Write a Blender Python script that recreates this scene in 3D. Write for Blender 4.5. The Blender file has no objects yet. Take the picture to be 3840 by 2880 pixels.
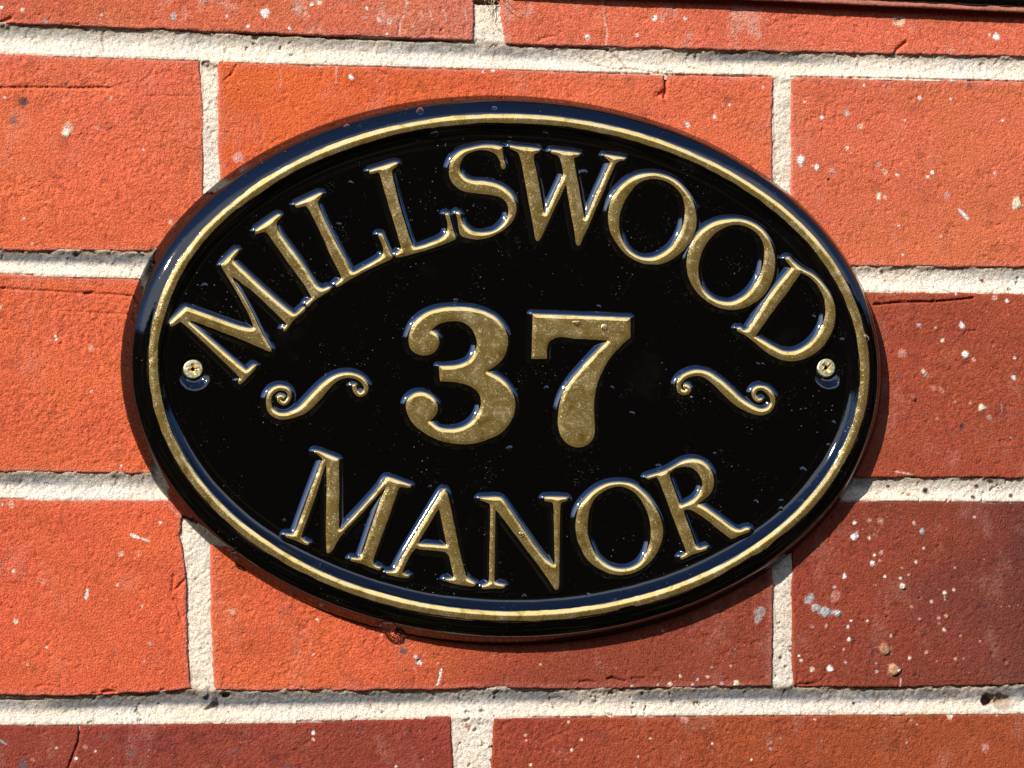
import bpy, math, random
import numpy as np

# ----------------------------------------------------------------------------
# camera, sky, sun, exposure
# ----------------------------------------------------------------------------
sc = bpy.context.scene
COL = sc.collection
SENSOR, LENS, PW, PH = 36.0, 200.0, 3840, 2880
THETA, PHI, ROLL, DIST = math.radians(15), math.radians(5), math.radians(-0.7), 2.30

fwd = np.array([math.sin(THETA)*math.cos(PHI), math.cos(THETA)*math.cos(PHI), math.sin(PHI)])
CAM = -DIST*fwd
_r = np.cross(fwd, [0, 0, 1.0]); _r /= np.linalg.norm(_r)
_u = np.cross(_r, fwd)
RIGHT = math.cos(ROLL)*_r + math.sin(ROLL)*_u
UP = math.cos(ROLL)*_u - math.sin(ROLL)*_r
FPX = LENS/SENSOR*PW

from mathutils import Matrix, Vector
cd = bpy.data.cameras.new('camera')
cd.lens = LENS; cd.sensor_width = SENSOR; cd.clip_start = 0.05; cd.clip_end = 1000
cam = bpy.data.objects.new('camera', cd); COL.objects.link(cam)
cam.matrix_world = Matrix(((RIGHT[0], UP[0], -fwd[0], CAM[0]), (RIGHT[1], UP[1], -fwd[1], CAM[1]),
                           (RIGHT[2], UP[2], -fwd[2], CAM[2]), (0, 0, 0, 1)))
sc.camera = cam

# direction from the wall towards the sun
SUN = np.array([-0.92, -1.0, 0.93]); SUN /= np.linalg.norm(SUN)
sun_elev = math.asin(SUN[2]); sun_az = math.atan2(SUN[0], SUN[1])   # azimuth from +Y towards +X

world = bpy.data.worlds.new('World'); sc.world = world; world.use_nodes = True
wn, wl = world.node_tree.nodes, world.node_tree.links
wn.clear()
w_out = wn.new('ShaderNodeOutputWorld'); w_bg = wn.new('ShaderNodeBackground')
w_bg.inputs['Strength'].default_value = 0.14
sky = wn.new('ShaderNodeTexSky'); sky.sky_type = 'NISHITA'; sky.sun_disc = False
sky.sun_elevation = sun_elev; sky.sun_rotation = sun_az
sky.air_density = 1.0; sky.dust_density = 0.0; sky.ozone_density = 10.0; sky.altitude = 800
# surroundings seen only as reflections: olive greenery and brown ground below the skyline
tc = wn.new('ShaderNodeTexCoord'); sep = wn.new('ShaderNodeSeparateXYZ')
nz = wn.new('ShaderNodeTexNoise'); nz.inputs['Scale'].default_value = 5.0; nz.inputs['Detail'].default_value = 6
nz2 = wn.new('ShaderNodeTexNoise'); nz2.inputs['Scale'].default_value = 9.0; nz2.inputs['Detail'].default_value = 5
ad = wn.new('ShaderNodeMath'); ad.operation = 'MULTIPLY_ADD'; ad.inputs[1].default_value = 0.35
ramp = wn.new('ShaderNodeMapRange'); ramp.inputs['From Min'].default_value = 0.46; ramp.inputs['From Max'].default_value = 0.52
gr = wn.new('ShaderNodeValToRGB')
gr.color_ramp.elements[0].position = 0.50; gr.color_ramp.elements[0].color = (0.05, 0.045, 0.025, 1)
gr.color_ramp.elements[1].position = 0.74; gr.color_ramp.elements[1].color = (0.6, 0.46, 0.26, 1)
mixw = wn.new('ShaderNodeMix'); mixw.data_type = 'RGBA'
wl.new(tc.outputs['Generated'], sep.inputs[0]); wl.new(tc.outputs['Generated'], nz.inputs['Vector'])
wl.new(tc.outputs['Generated'], nz2.inputs['Vector'])
wl.new(nz.outputs['Fac'], ad.inputs[0]); wl.new(sep.outputs['Z'], ad.inputs[2])
wl.new(ad.outputs[0], ramp.inputs['Value']); wl.new(nz2.outputs['Fac'], gr.inputs['Fac'])
wl.new(ramp.outputs[0], mixw.inputs['Factor']); wl.new(gr.outputs['Color'], mixw.inputs['A'])
# bright cloud bank added low in the sky for reflections on the gold
nz3 = wn.new('ShaderNodeTexNoise'); nz3.inputs['Scale'].default_value = 2.5; nz3.inputs['Detail'].default_value = 7
wl.new(tc.outputs['Generated'], nz3.inputs['Vector'])
cl = wn.new('ShaderNodeMath'); cl.operation = 'MULTIPLY_ADD'; cl.inputs[1].default_value = -0.35
wl.new(nz3.outputs['Fac'], cl.inputs[0]); wl.new(sep.outputs['Z'], cl.inputs[2])
cr = wn.new('ShaderNodeMapRange'); cr.inputs['From Min'].default_value = 0.54; cr.inputs['From Max'].default_value = 0.42
cr.inputs['To Max'].default_value = 0.9
wl.new(cl.outputs[0], cr.inputs['Value'])
mixs = wn.new('ShaderNodeMix'); mixs.data_type = 'RGBA'; mixs.inputs['B'].default_value = (5.4, 6.0, 7.2, 1)
cm = wn.new('ShaderNodeMapRange'); cm.interpolation_type = 'SMOOTHSTEP'
cm.inputs['From Min'].default_value = -0.30; cm.inputs['From Max'].default_value = -0.60
wl.new(sep.outputs['Y'], cm.inputs['Value'])
cx = wn.new('ShaderNodeMath'); cx.operation = 'MULTIPLY'
wl.new(cr.outputs[0], cx.inputs[0]); wl.new(cm.outputs[0], cx.inputs[1])
wl.new(cx.outputs[0], mixs.inputs['Factor']); wl.new(sky.outputs['Color'], mixs.inputs['A'])
wl.new(mixs.outputs['Result'], mixw.inputs['B']); wl.new(mixw.outputs['Result'], w_bg.inputs['Color'])
wl.new(w_bg.outputs[0], w_out.inputs['Surface'])

sl = bpy.data.lights.new('sun', 'SUN'); sl.energy = 5.0; sl.angle = math.radians(0.5); sl.color = (1.0, 0.95, 0.87)
so = bpy.data.objects.new('sun', sl); COL.objects.link(so)
so.rotation_euler = Vector(SUN).to_track_quat('Z', 'Y').to_euler(); so.location = Vector(SUN)*3

sc.view_settings.view_transform = 'Standard'; sc.view_settings.look = 'None'
sc.view_settings.gamma = 1; sc.view_settings.use_curve_mapping = False
sc.view_settings.exposure = 0.76
sc.cycles.max_bounces = 8; sc.cycles.transmission_bounces = 8

# ----------------------------------------------------------------------------
# helpers
# ----------------------------------------------------------------------------
MM = 0.001

def bp(px, py, h=0.0):
    """photo point -> (x, z) in mm on the plane h mm in front of the wall"""
    px = np.atleast_1d(np.asarray(px, float)); py = np.atleast_1d(np.asarray(py, float))
    d = fwd[None]*FPX + np.outer(px-PW/2, RIGHT) + np.outer(PH/2-py, UP)
    t = (-h*MM - CAM[1])/d[:, 1]
    P = CAM + d*t[:, None]
    return np.c_[P[:, 0], P[:, 2]]*1000

def zp(pts, o, s, h=0.0):
    a = np.array([p[:2] for p in pts], float)
    return bp(o[0]+a[:, 0]/s, o[1]+a[:, 1]/s, h)

def hash2(ix, iy, seed):
    n = (ix.astype(np.int64)*374761393 + iy.astype(np.int64)*668265263 + seed*1442695041) & 0xffffffff
    n = ((n ^ (n >> 13))*1274126177) & 0xffffffff
    n = n ^ (n >> 16)
    return (n & 0xffff)/65535.0

def vnoise(x, y, seed=0):
    ix = np.floor(x); iy = np.floor(y); fx = x-ix; fy = y-iy
    fx = fx*fx*fx*(fx*(fx*6-15)+10); fy = fy*fy*fy*(fy*(fy*6-15)+10)
    a = hash2(ix, iy, seed); b = hash2(ix+1, iy, seed); c = hash2(ix, iy+1, seed); d = hash2(ix+1, iy+1, seed)
    return ((a*(1-fx)+b*fx)*(1-fy)+(c*(1-fx)+d*fx)*fy)*2-1

def fbm(x, y, size, octv=4, seed=0, gain=0.5):
    """value noise around 0; size = wavelength in mm of the first octave"""
    s = 0.0; a = 1.0; tot = 0.0; f = 1.0/size
    for k in range(octv):
        c, n = math.cos(0.7*k+0.3), math.sin(0.7*k+0.3)
        s = s + a*vnoise((x*c-y*n)*f+17.3*k, (x*n+y*c)*f-9.1*k, seed+k*31); tot += a; a *= gain; f *= 2.03
    return s/tot

def sstep(a, b, x):
    t = np.clip((x-a)/(b-a), 0, 1); return t*t*(3-2*t)

def smooth(H, n, m=None):
    for _ in range(n):
        P = np.pad(H, 1, mode='edge')
        H = (P[:-2, 1:-1]+P[2:, 1:-1]+P[1:-1, :-2]+P[1:-1, 2:]+4*P[1:-1, 1:-1])/8
    return H

def catmull(pts, n=10, closed=True):
    """pts: (x, y) smooth, (x, y, 1) a sharp corner"""
    P = np.array([p[:2] for p in pts], float); cr = [len(p) > 2 and p[2] == 1 for p in pts]; N = len(P); out = []
    for i in range(N if closed else N-1):
        p1, p2 = P[i], P[(i+1) % N]
        p0 = P[(i-1) % N] if (closed or i > 0) else p1
        p3 = P[(i+2) % N] if (closed or i+2 < N) else p2
        L = np.linalg.norm(p2-p1)+1e-9
        def tan(a, b, c, corner, fwd_):
            if corner: return (b-a if fwd_ else c-b)*1.0
            la, lb = np.linalg.norm(b-a)+1e-9, np.linalg.norm(c-b)+1e-9
            t = ((b-a)/la*lb+(c-b)/lb*la)/(la+lb)
            return t*L
        m1 = (p2-p1) if cr[i] else tan(p0, p1, p2, False, True)
        m2 = (p2-p1) if cr[(i+1) % N] else tan(p1, p2, p3, False, True)
        for k in range(n):
            t = k/n; t2, t3 = t*t, t*t*t
            out.append((2*t3-3*t2+1)*p1+(t3-2*t2+t)*m1+(-2*t3+3*t2)*p2+(t3-t2)*m2)
    if not closed: out.append(P[-1])
    return np.array(out)

def chaikin(P, n=2, r=0.22):
    P = np.asarray(P, float)
    for _ in range(n):
        Q = np.roll(P, -1, axis=0); A = P*(1-r)+Q*r; B = P*r+Q*(1-r)
        P = np.empty((2*len(A), 2)); P[0::2] = A; P[1::2] = B
    return P

def sdf_poly(X, Z, contours):
    """signed distance (mm), positive inside (even-odd)"""
    x = X.ravel(); z = Z.ravel(); d2 = np.full(x.shape, 1e18); ins = np.zeros(x.shape, bool)
    for C in contours:
        A = C; B = np.roll(C, -1, axis=0)
        for (ax, az), (bx, bz) in zip(A, B):
            ex, ez = bx-ax, bz-az; L = ex*ex+ez*ez
            if L < 1e-12: continue
            t = np.clip(((x-ax)*ex+(z-az)*ez)/L, 0, 1)
            q = (x-ax-t*ex)**2+(z-az-t*ez)**2
            np.minimum(d2, q, out=d2)
            if (az > z.min()-1e9):
                c = ((az > z) != (bz > z))
                if c.any():
                    xi = ax+(z-az)*(ex)/(ez if abs(ez) > 1e-12 else 1e-12)
                    ins ^= c & (x < xi)
    return (np.sqrt(d2)*np.where(ins, 1, -1)).reshape(X.shape)

def polydist(X, Z, P):
    d2 = np.full(X.shape, 1e18)
    for (ax, az), (bx, bz) in zip(P[:-1], P[1:]):
        ex, ez = bx-ax, bz-az; L = ex*ex+ez*ez+1e-12
        t = np.clip(((X-ax)*ex+(Z-az)*ez)/L, 0, 1)
        np.minimum(d2, (X-ax-t*ex)**2+(Z-az-t*ez)**2, out=d2)
    return np.sqrt(d2)

def mesh_from(name, co, faces, attrs=None, colors=None):
    me = bpy.data.meshes.new(name)
    co = np.asarray(co, np.float32); faces = np.asarray(faces, np.int32)
    me.vertices.add(len(co)); me.vertices.foreach_set('co', co.ravel())
    k = faces.shape[1]
    me.loops.add(faces.size); me.loops.foreach_set('vertex_index', faces.ravel())
    me.polygons.add(len(faces))
    me.polygons.foreach_set('loop_start', np.arange(0, faces.size, k, dtype=np.int32))
    me.polygons.foreach_set('loop_total', np.full(len(faces), k, np.int32))
    me.polygons.foreach_set('use_smooth', np.ones(len(faces), bool))
    for n, a in (attrs or {}).items():
        at = me.attributes.new(n, 'FLOAT', 'POINT'); at.data.foreach_set('value', np.asarray(a, np.float32).ravel())
    for n, c in (colors or {}).items():
        at = me.attributes.new(n, 'FLOAT_COLOR', 'POINT')
        c4 = np.ones((len(co), 4), np.float32); c4[:, :3] = c; at.data.foreach_set('color', c4.ravel())
    me.update(calc_edges=True); me.validate()
    return me

def link(name, me, mat=None, parent=None, loc=(0, 0, 0)):
    o = bpy.data.objects.new(name, me); COL.objects.link(o); o.location = loc
    if mat: me.materials.append(mat)
    if parent: o.parent = parent
    return o

def grid_obj(name, X, Z, H, mask, mat, parent=None, org=(0, 0), attrs=None, color=None, poff=(0, 0)):
    """height field H (mm out of the wall) on grid X, Z (mm); only quads whose corners are all in mask"""
    ny, nx = X.shape
    idx = np.arange(ny*nx).reshape(ny, nx)
    q = np.stack([idx[:-1, :-1], idx[:-1, 1:], idx[1:, 1:], idx[1:, :-1]], -1)
    mk = mask[:-1, :-1] & mask[:-1, 1:] & mask[1:, 1:] & mask[1:, :-1]
    q = q[mk]
    used = np.zeros(ny*nx, bool); used[q.ravel()] = True
    re = np.cumsum(used)-1
    co = np.c_[(X.ravel()-org[0])*MM, -H.ravel()*MM, (Z.ravel()-org[1])*MM][used]
    me = mesh_from(name, co, re[q], {k: v.ravel()[used] for k, v in (attrs or {}).items()},
                   {'tint': color.reshape(-1, 3)[used]} if color is not None else None)
    return link(name, me, mat, parent, ((org[0]-poff[0])*MM, 0, (org[1]-poff[1])*MM))

def tag(o, label, cat, group=None, kind=None):
    if label: o['label'] = label
    if cat: o['category'] = cat
    if group: o['group'] = group
    if kind: o['kind'] = kind
    return o

def empty(name, x=0, z=0):
    e = bpy.data.objects.new(name, None); COL.objects.link(e); e.location = (x*MM, 0, z*MM)
    e.empty_display_size = 0.02
    return e

def lin(r, g, b):
    f = lambda c: c/12.92 if c <= 0.04045 else ((c+0.055)/1.055)**2.4
    return np.array([f(r/255), f(g/255), f(b/255)])

# ----------------------------------------------------------------------------
# materials
# ----------------------------------------------------------------------------
def nodes(name):
    m = bpy.data.materials.new(name); m.use_nodes = True
    n, l = m.node_tree.nodes, m.node_tree.links
    return m, n, l, n['Principled BSDF']

def noise(n, l, vec, scale, detail=4, rough=0.55):
    t = n.new('ShaderNodeTexNoise'); t.inputs['Scale'].default_value = scale
    t.inputs['Detail'].default_value = detail; t.inputs['Roughness'].default_value = rough
    l.new(vec, t.inputs['Vector']); return t.outputs['Fac']

def mrange(n, l, v, a, b, c=0.0, d=1.0):
    t = n.new('ShaderNodeMapRange'); t.inputs['From Min'].default_value = a; t.inputs['From Max'].default_value = b
    t.inputs['To Min'].default_value = c; t.inputs['To Max'].default_value = d; l.new(v, t.inputs['Value']); return t.outputs[0]

def mixc(n, l, f, a, b, mode='MIX'):
    t = n.new('ShaderNodeMix'); t.data_type = 'RGBA'; t.blend_type = mode
    for s, v in (('Factor', f), ('A', a), ('B', b)):
        if isinstance(v, bpy.types.NodeSocket): l.new(v, t.inputs[s])
        elif s == 'Factor': t.inputs[s].default_value = v
        else: t.inputs[s].default_value = (*v, 1)
    return t.outputs['Result']

def math_(n, l, op, a, b):
    t = n.new('ShaderNodeMath'); t.operation = op
    for i, v in enumerate((a, b)):
        if isinstance(v, bpy.types.NodeSocket): l.new(v, t.inputs[i])
        else: t.inputs[i].default_value = v
    return t.outputs[0]

def bump(n, l, h, dist, strength=1.0, prev=None):
    t = n.new('ShaderNodeBump'); t.inputs['Distance'].default_value = dist; t.inputs['Strength'].default_value = strength
    l.new(h, t.inputs['Height'])
    if prev: l.new(prev, t.inputs['Normal'])
    return t.outputs['Normal']

def mat_brick():
    m, n, l, b = nodes('fired_brick')
    at = n.new('ShaderNodeAttribute'); at.attribute_name = 'tint'
    tc = n.new('ShaderNodeNewGeometry').outputs['Position']
    fine = noise(n, l, tc, 1500, 4, 0.72); mid = noise(n, l, tc, 420, 5, 0.65)
    c = mixc(n, l, 1.0, at.outputs['Color'], mixc(n, l, mrange(n, l, fine, 0.3, 0.7), (0.50, 0.43, 0.39), (1.36, 1.50, 1.60)), 'MULTIPLY')
    c = mixc(n, l, 1.0, c, mixc(n, l, mrange(n, l, mid, 0.3, 0.7), (0.82, 0.8, 0.8), (1.15, 1.2, 1.2)), 'MULTIPLY')
    v = n.new('ShaderNodeTexVoronoi'); v.inputs['Scale'].default_value = 420; l.new(tc, v.inputs['Vector'])
    sp = math_(n, l, 'MULTIPLY', mrange(n, l, v.outputs['Distance'], 0.16, 0.1), mrange(n, l, noise(n, l, tc, 130, 3), 0.55, 0.62))
    c = mixc(n, l, math_(n, l, 'MULTIPLY', sp, 0.38), c, (0.6, 0.38, 0.28))
    l.new(c, b.inputs['Base Color']); b.inputs['Roughness'].default_value = 0.88
    b.inputs['Specular IOR Level'].default_value = 0.25
    nm = bump(n, l, fine, 0.0003, 0.7); nm = bump(n, l, mid, 0.0004, 0.45, nm)
    vg = n.new('ShaderNodeTexVoronoi'); vg.inputs['Scale'].default_value = 1300; l.new(tc, vg.inputs['Vector'])
    nm = bump(n, l, mrange(n, l, vg.outputs['Distance'], 0.0, 0.8, 1.0, 0.0), 0.0003, 0.7, nm)
    l.new(nm, b.inputs['Normal'])
    return m

def mat_mortar():
    m, n, l, b = nodes('lime_mortar')
    at = n.new('ShaderNodeAttribute'); at.attribute_name = 'tint'
    tc = n.new('ShaderNodeNewGeometry').outputs['Position']
    fine = noise(n, l, tc, 1500, 4, 0.75); mid = noise(n, l, tc, 520, 5, 0.7)
    c = mixc(n, l, 1.0, at.outputs['Color'], mixc(n, l, mrange(n, l, fine, 0.3, 0.65), (0.60, 0.54, 0.47), (1.18, 1.18, 1.18)), 'MULTIPLY')
    v = n.new('ShaderNodeTexVoronoi'); v.inputs['Scale'].default_value = 330; l.new(tc, v.inputs['Vector'])
    sp = math_(n, l, 'MULTIPLY', mrange(n, l, v.outputs['Distance'], 0.2, 0.12), mrange(n, l, noise(n, l, tc, 170, 3), 0.57, 0.62))
    c = mixc(n, l, math_(n, l, 'MULTIPLY', sp, 0.8), c, (0.12, 0.1, 0.09))
    l.new(c, b.inputs['Base Color']); b.inputs['Roughness'].default_value = 0.95
    b.inputs['Specular IOR Level'].default_value = 0.15
    nm = bump(n, l, fine, 0.0008, 1.0); nm = bump(n, l, mid, 0.0011, 0.9, nm)
    l.new(nm, b.inputs['Normal'])
    return m

def black_bits(n, l, tc):
    # gloss black paint with settled dust specks and faint smears
    v = n.new('ShaderNodeTexVoronoi'); v.inputs['Scale'].default_value = 420; l.new(tc, v.inputs['Vector'])
    sp = math_(n, l, 'MULTIPLY', mrange(n, l, v.outputs['Distance'], 0.09, 0.04), mrange(n, l, noise(n, l, tc, 45, 4), 0.50, 0.64))
    v2 = n.new('ShaderNodeTexVoronoi'); v2.inputs['Scale'].default_value = 1100; l.new(tc, v2.inputs['Vector'])
    sp2 = math_(n, l, 'MULTIPLY', mrange(n, l, v2.outputs['Distance'], 0.14, 0.08), mrange(n, l, noise(n, l, tc, 90, 4), 0.56, 0.66))
    sp = math_(n, l, 'MAXIMUM', sp, math_(n, l, 'MULTIPLY', sp2, 0.5))
    smear = math_(n, l, 'MULTIPLY', mrange(n, l, noise(n, l, tc, 28, 6, 0.7), 0.60, 0.75), 0.004)
    col = mixc(n, l, smear, (0.0012, 0.001, 0.001), (0.5, 0.48, 0.45))
    col = mixc(n, l, math_(n, l, 'MULTIPLY', sp, 0.40), col, (0.5, 0.5, 0.5))
    rough = math_(n, l, 'ADD', math_(n, l, 'MULTIPLY', sp, 0.6), 0.03)
    return col, rough

def mat_black():
    m, n, l, b = nodes('gloss_black_paint')
    tc = n.new('ShaderNodeNewGeometry').outputs['Position']
    col, rough = black_bits(n, l, tc)
    l.new(col, b.inputs['Base Color']); l.new(rough, b.inputs['Roughness'])
    b.inputs['IOR'].default_value = 1.65
    nm = bump(n, l, noise(n, l, tc, 110, 3), 0.00006, 0.6); nm = bump(n, l, noise(n, l, tc, 420, 4, 0.6), 0.00005, 0.5, nm)
    l.new(nm, b.inputs['Normal'])
    return m

def mat_gold():
    m, n, l, b = nodes('gold_leaf_paint_over_black')
    tc = n.new('ShaderNodeNewGeometry').outputs['Position']
    at = n.new('ShaderNodeAttribute'); at.attribute_name = 'sd'
    edge = math_(n, l, 'ADD', at.outputs['Fac'], math_(n, l, 'MULTIPLY', math_(n, l, 'SUBTRACT', noise(n, l, tc, 220, 4), 0.5), 0.45))
    f = mrange(n, l, edge, -0.06, 0.06)
    bc, br = black_bits(n, l, tc)
    fine = noise(n, l, tc, 1500, 3, 0.7)
    tp = n.new('ShaderNodeTexNoise'); tp.inputs['Scale'].default_value = 105; tp.inputs['Detail'].default_value = 5
    tp.inputs['Roughness'].default_value = 0.6; tp.inputs['Distortion'].default_value = 1.6; l.new(tc, tp.inputs['Vector'])
    mid = tp.outputs['Fac']
    refl_patch = mrange(n, l, mid, 0.46, 0.70)          # reflected light and dark painted into the gold, as matt and glossy brush-marks
    flake = mrange(n, l, fine, 0.56, 0.66)
    g = mixc(n, l, refl_patch, (0.86, 0.58, 0.17), (0.95, 0.71, 0.34))
    g = mixc(n, l, mrange(n, l, mid, 0.42, 0.34), g, (0.58, 0.38, 0.08))  # deeper gold for the dark part of the painted reflections
    g = mixc(n, l, flake, g, (1.0, 0.80, 0.40))
    gr = math_(n, l, 'ADD', math_(n, l, 'MULTIPLY', refl_patch, 0.16), math_(n, l, 'MULTIPLY', flake, 0.22))
    gr = math_(n, l, 'ADD', gr, 0.13)
    l.new(mixc(n, l, f, bc, g), b.inputs['Base Color'])
    l.new(math_(n, l, 'MULTIPLY', f, 0.89), b.inputs['Metallic']); b.inputs['IOR'].default_value = 2.25
    t = n.new('ShaderNodeMix'); t.data_type = 'FLOAT'; l.new(f, t.inputs['Factor']); l.new(br, t.inputs['A']); l.new(gr, t.inputs['B'])
    l.new(t.outputs['Result'], b.inputs['Roughness'])
    h = math_(n, l, 'ADD', math_(n, l, 'MULTIPLY', fine, 0.25), math_(n, l, 'MULTIPLY', mid, 0.7))
    h = math_(n, l, 'ADD', math_(n, l, 'MULTIPLY', h, f), math_(n, l, 'MULTIPLY', noise(n, l, tc, 130, 3), 0.15))
    l.new(bump(n, l, h, 0.00022, 0.6), b.inputs['Normal'])
    return m

def mat_screw():
    m, n, l, b = nodes('zinc_plated_steel')
    tc = n.new('ShaderNodeNewGeometry').outputs['Position']
    at = n.new('ShaderNodeAttribute'); at.attribute_name = 'rec'
    nn = noise(n, l, tc, 900, 5)
    c = mixc(n, l, mrange(n, l, nn, 0.35, 0.7), (0.50, 0.45, 0.26), (0.80, 0.75, 0.52))
    c = mixc(n, l, at.outputs['Fac'], c, (0.75, 0.50, 0.14))
    l.new(c, b.inputs['Base Color']); b.inputs['Metallic'].default_value = 1
    l.new(mrange(n, l, nn, 0.3, 0.7, 0.42, 0.62), b.inputs['Roughness'])
    l.new(bump(n, l, nn, 0.0002, 0.6), b.inputs['Normal'])
    return m

def mat_water():
    m, n, l, b = nodes('water')
    b.inputs['Base Color'].default_value = (1, 1, 1, 1); b.inputs['Roughness'].default_value = 0.0
    b.inputs['IOR'].default_value = 1.333; b.inputs['Transmission Weight'].default_value = 1.0
    return m

def mat_simple(name, col, rough, bscale=None, bdist=0.0005, var=0.3):
    m, n, l, b = nodes(name)
    tc = n.new('ShaderNodeNewGeometry').outputs['Position']
    nn = noise(n, l, tc, bscale or 500, 5, 0.6)
    l.new(mixc(n, l, mrange(n, l, nn, 0.3, 0.7), tuple(c*(1-var) for c in col), tuple(c*(1+var) for c in col)), b.inputs['Base Color'])
    b.inputs['Roughness'].default_value = rough
    l.new(bump(n, l, nn, bdist, 0.8), b.inputs['Normal'])
    return m

M_BRICK, M_MORTAR, M_BLACK, M_GOLD = mat_brick(), mat_mortar(), mat_black(), mat_gold()
M_SCREW, M_WATER = mat_screw(), mat_water()

# ----------------------------------------------------------------------------
# brick wall  (photo pixel outlines; every brick its own mesh, one mortar mesh)
# ----------------------------------------------------------------------------
# horizontal edges of the courses: (x, y) along the lower / upper edge of each course
E0B = [(-1500, 45), (0, 89), (434, 104), (960, 126), (1763, 152), (1920, 169), (2354, 178), (2880, 193), (3840, 213), (5400, 240)]
E1T = [(-1500, 150), (0, 200), (434, 217), (747, 226), (960, 238), (1920, 262), (2484, 280), (2967, 289), (3840, 306), (5400, 335)]
E1B = [(-1500, 928), (0, 938), (597, 942), (1900, 972), (3218, 1001), (3840, 1001), (5400, 1006)]
E2T = [(-1500, 990), (0, 1026), (541, 1047), (1900, 1072), (3264, 1093), (3840, 1102), (5400, 1110)]
E2B = [(-1500, 1745), (0, 1767), (586, 1778), (1900, 1785), (3271, 1789), (3840, 1792), (5400, 1795)]
E3T = [(-1500, 1866), (0, 1871), (654, 1877), (1900, 1880), (3158, 1880), (3840, 1884), (5400, 1888)]
E3B = [(-1500, 2612), (0, 2605), (217, 2611), (477, 2603), (729, 2585), (803, 2590), (1394, 2590), (1920, 2579), (2180, 2585), (2880, 2574), (3314, 2577), (3618, 2574), (3840, 2566), (5400, 2545)]
E4T = [(-1500, 2730), (0, 2720), (434, 2718), (960, 2711), (1676, 2690), (1848, 2692), (2880, 2683), (3840, 2676), (5400, 2665)]
E0T = [(-1500, -690), (5400, -480)]
E4B = [(-1500, 3480), (5400, 3390)]

def ey(E, x): return np.interp(x, [p[0] for p in E], [p[1] for p in E])

def brick_poly(xl, xr, ET, EB):
    """xl, xr: lists of (x, y) for the left / right edges, top to bottom"""
    x0, x1 = xl[0][0], xr[0][0]
    top = [(x, ey(ET, x)) for x in np.linspace(x0, x1, 24)]
    x0b, x1b = xl[-1][0], xr[-1][0]
    bot = [(x, ey(EB, x)) for x in np.linspace(x1b, x0b, 24)]
    P = top + list(xr[1:-1]) + bot + list(xl[::-1][1:-1])
    return bp([p[0] for p in P], [p[1] for p in P], 0)

def st(x): return [(x, 0), (x, 1)]
J0L = [(1781, -600), (1779, 0), (1774, 150)]; J0R = [(1880, -600), (1880, 60), (1887, 123), (1897, 168)]
J1aL = [(751, 226), (762, 434), (765, 720), (768, 942)]; J1aR = [(815, 232), (820, 564), (826, 720), (832, 945)]
J1bL = [(2899, 289), (2897, 651), (2896, 995)]; J1bR = [(2965, 289), (2965, 694), (2968, 998)]
J2L = [(1780, 1070), (1780, 1780)]; J2R = [(1870, 1070), (1870, 1780)]
J3aL = [(682, 1877), (684, 1909), (677, 2007), (690, 2098), (701, 2203), (705, 2420), (712, 2551), (722, 2588)]
J3aR = [(788, 1878), (790, 2028), (792, 2247), (796, 2507), (806, 2592)]
J3bL = [(2902, 1880), (2900, 2203), (2896, 2574)]; J3bR = [(2972, 1880), (2969, 2203), (2972, 2573)]
J4L = [(1692, 2690), (1693, 2710), (1702, 2880), (1705, 3420)]; J4R = [(1850, 2692), (1848, 2724), (1841, 2880), (1838, 3420)]

# key: polygon, base colour (lit photo colours), second colour with how it spreads, roughness of the face
A = lambda *c: lin(*c)/1.62
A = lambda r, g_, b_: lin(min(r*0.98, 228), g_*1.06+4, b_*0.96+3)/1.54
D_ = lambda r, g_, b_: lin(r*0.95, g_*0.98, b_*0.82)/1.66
BR = [
 # left edge, right edge, top, bottom, col a, col b, gradient (ux, uz, bias), relief, out(mm), tilt, label
 (st(-350), J0L, E0T, E0B, A(214, 92, 66), A(205, 112, 104), (0.010, 0, 0.5), 0.7, 0.35, 'pale pinkish red brick cut by the top edge, left of the mortar joint'),
 (J0R, st(4060), E0T, E0B, A(226, 96, 74), A(226, 128, 118), (0.002, 0.03, -3.0), 0.6, 0.3, 'pink brick under the black ledge'),
 (st(-1390), J1aL, E1T, E1B, A(230, 92, 58), A(226, 96, 72), (0.0, 0.01, 0), 1.3, -0.1, 'rough orange red brick at the upper left'),
 (J1aR, J1bL, E1T, E1B, A(226, 88, 46), A(226, 94, 66), (0.012, 0, 0.2), 1.0, 0.0, 'orange brick behind the top of the sign'),
 (J1bR, st(5150), E1T, E1B, A(224, 90, 56), A(220, 96, 68), (0.02, 0, -3.0), 1.0, 0.1, 'orange pink brick with lime spots at the upper right'),
 (st(-330), J2L, E2T, E2B, A(224, 88, 52), A(224, 92, 60), (0.0, 0.01, 0), 1.3, 0.0, 'rough orange brick left of the sign'),
 (J2R, st(4000), E2T, E2B, D_(186, 70, 48), D_(178, 76, 56), (0.01, 0.0, -1.3), 0.8, 0.2, 'dull red brick with pale specks right of the sign'),
 (st(-1430), J3aL, E3T, E3B, A(226, 86, 56), A(230, 98, 74), (0.012, 0, 1.0), 0.7, 0.45, 'smooth orange red brick at the lower left'),
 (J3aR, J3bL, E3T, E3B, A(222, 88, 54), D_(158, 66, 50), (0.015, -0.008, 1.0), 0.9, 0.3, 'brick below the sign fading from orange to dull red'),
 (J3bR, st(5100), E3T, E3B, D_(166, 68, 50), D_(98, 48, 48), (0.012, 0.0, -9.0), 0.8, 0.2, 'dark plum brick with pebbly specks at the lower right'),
 (st(-430), J4L, E4T, E4B, D_(158, 62, 54), D_(176, 72, 52), (0.006, 0.0, 0.1), 0.9, 0.2, 'dark red cracked brick at the bottom left'),
 (J4R, st(3990), E4T, E4B, D_(170, 68, 52), D_(176, 76, 46), (0.015, 0.0, -2.2), 1.1, 0.3, 'rust red brick at the bottom right'),
]

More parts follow.
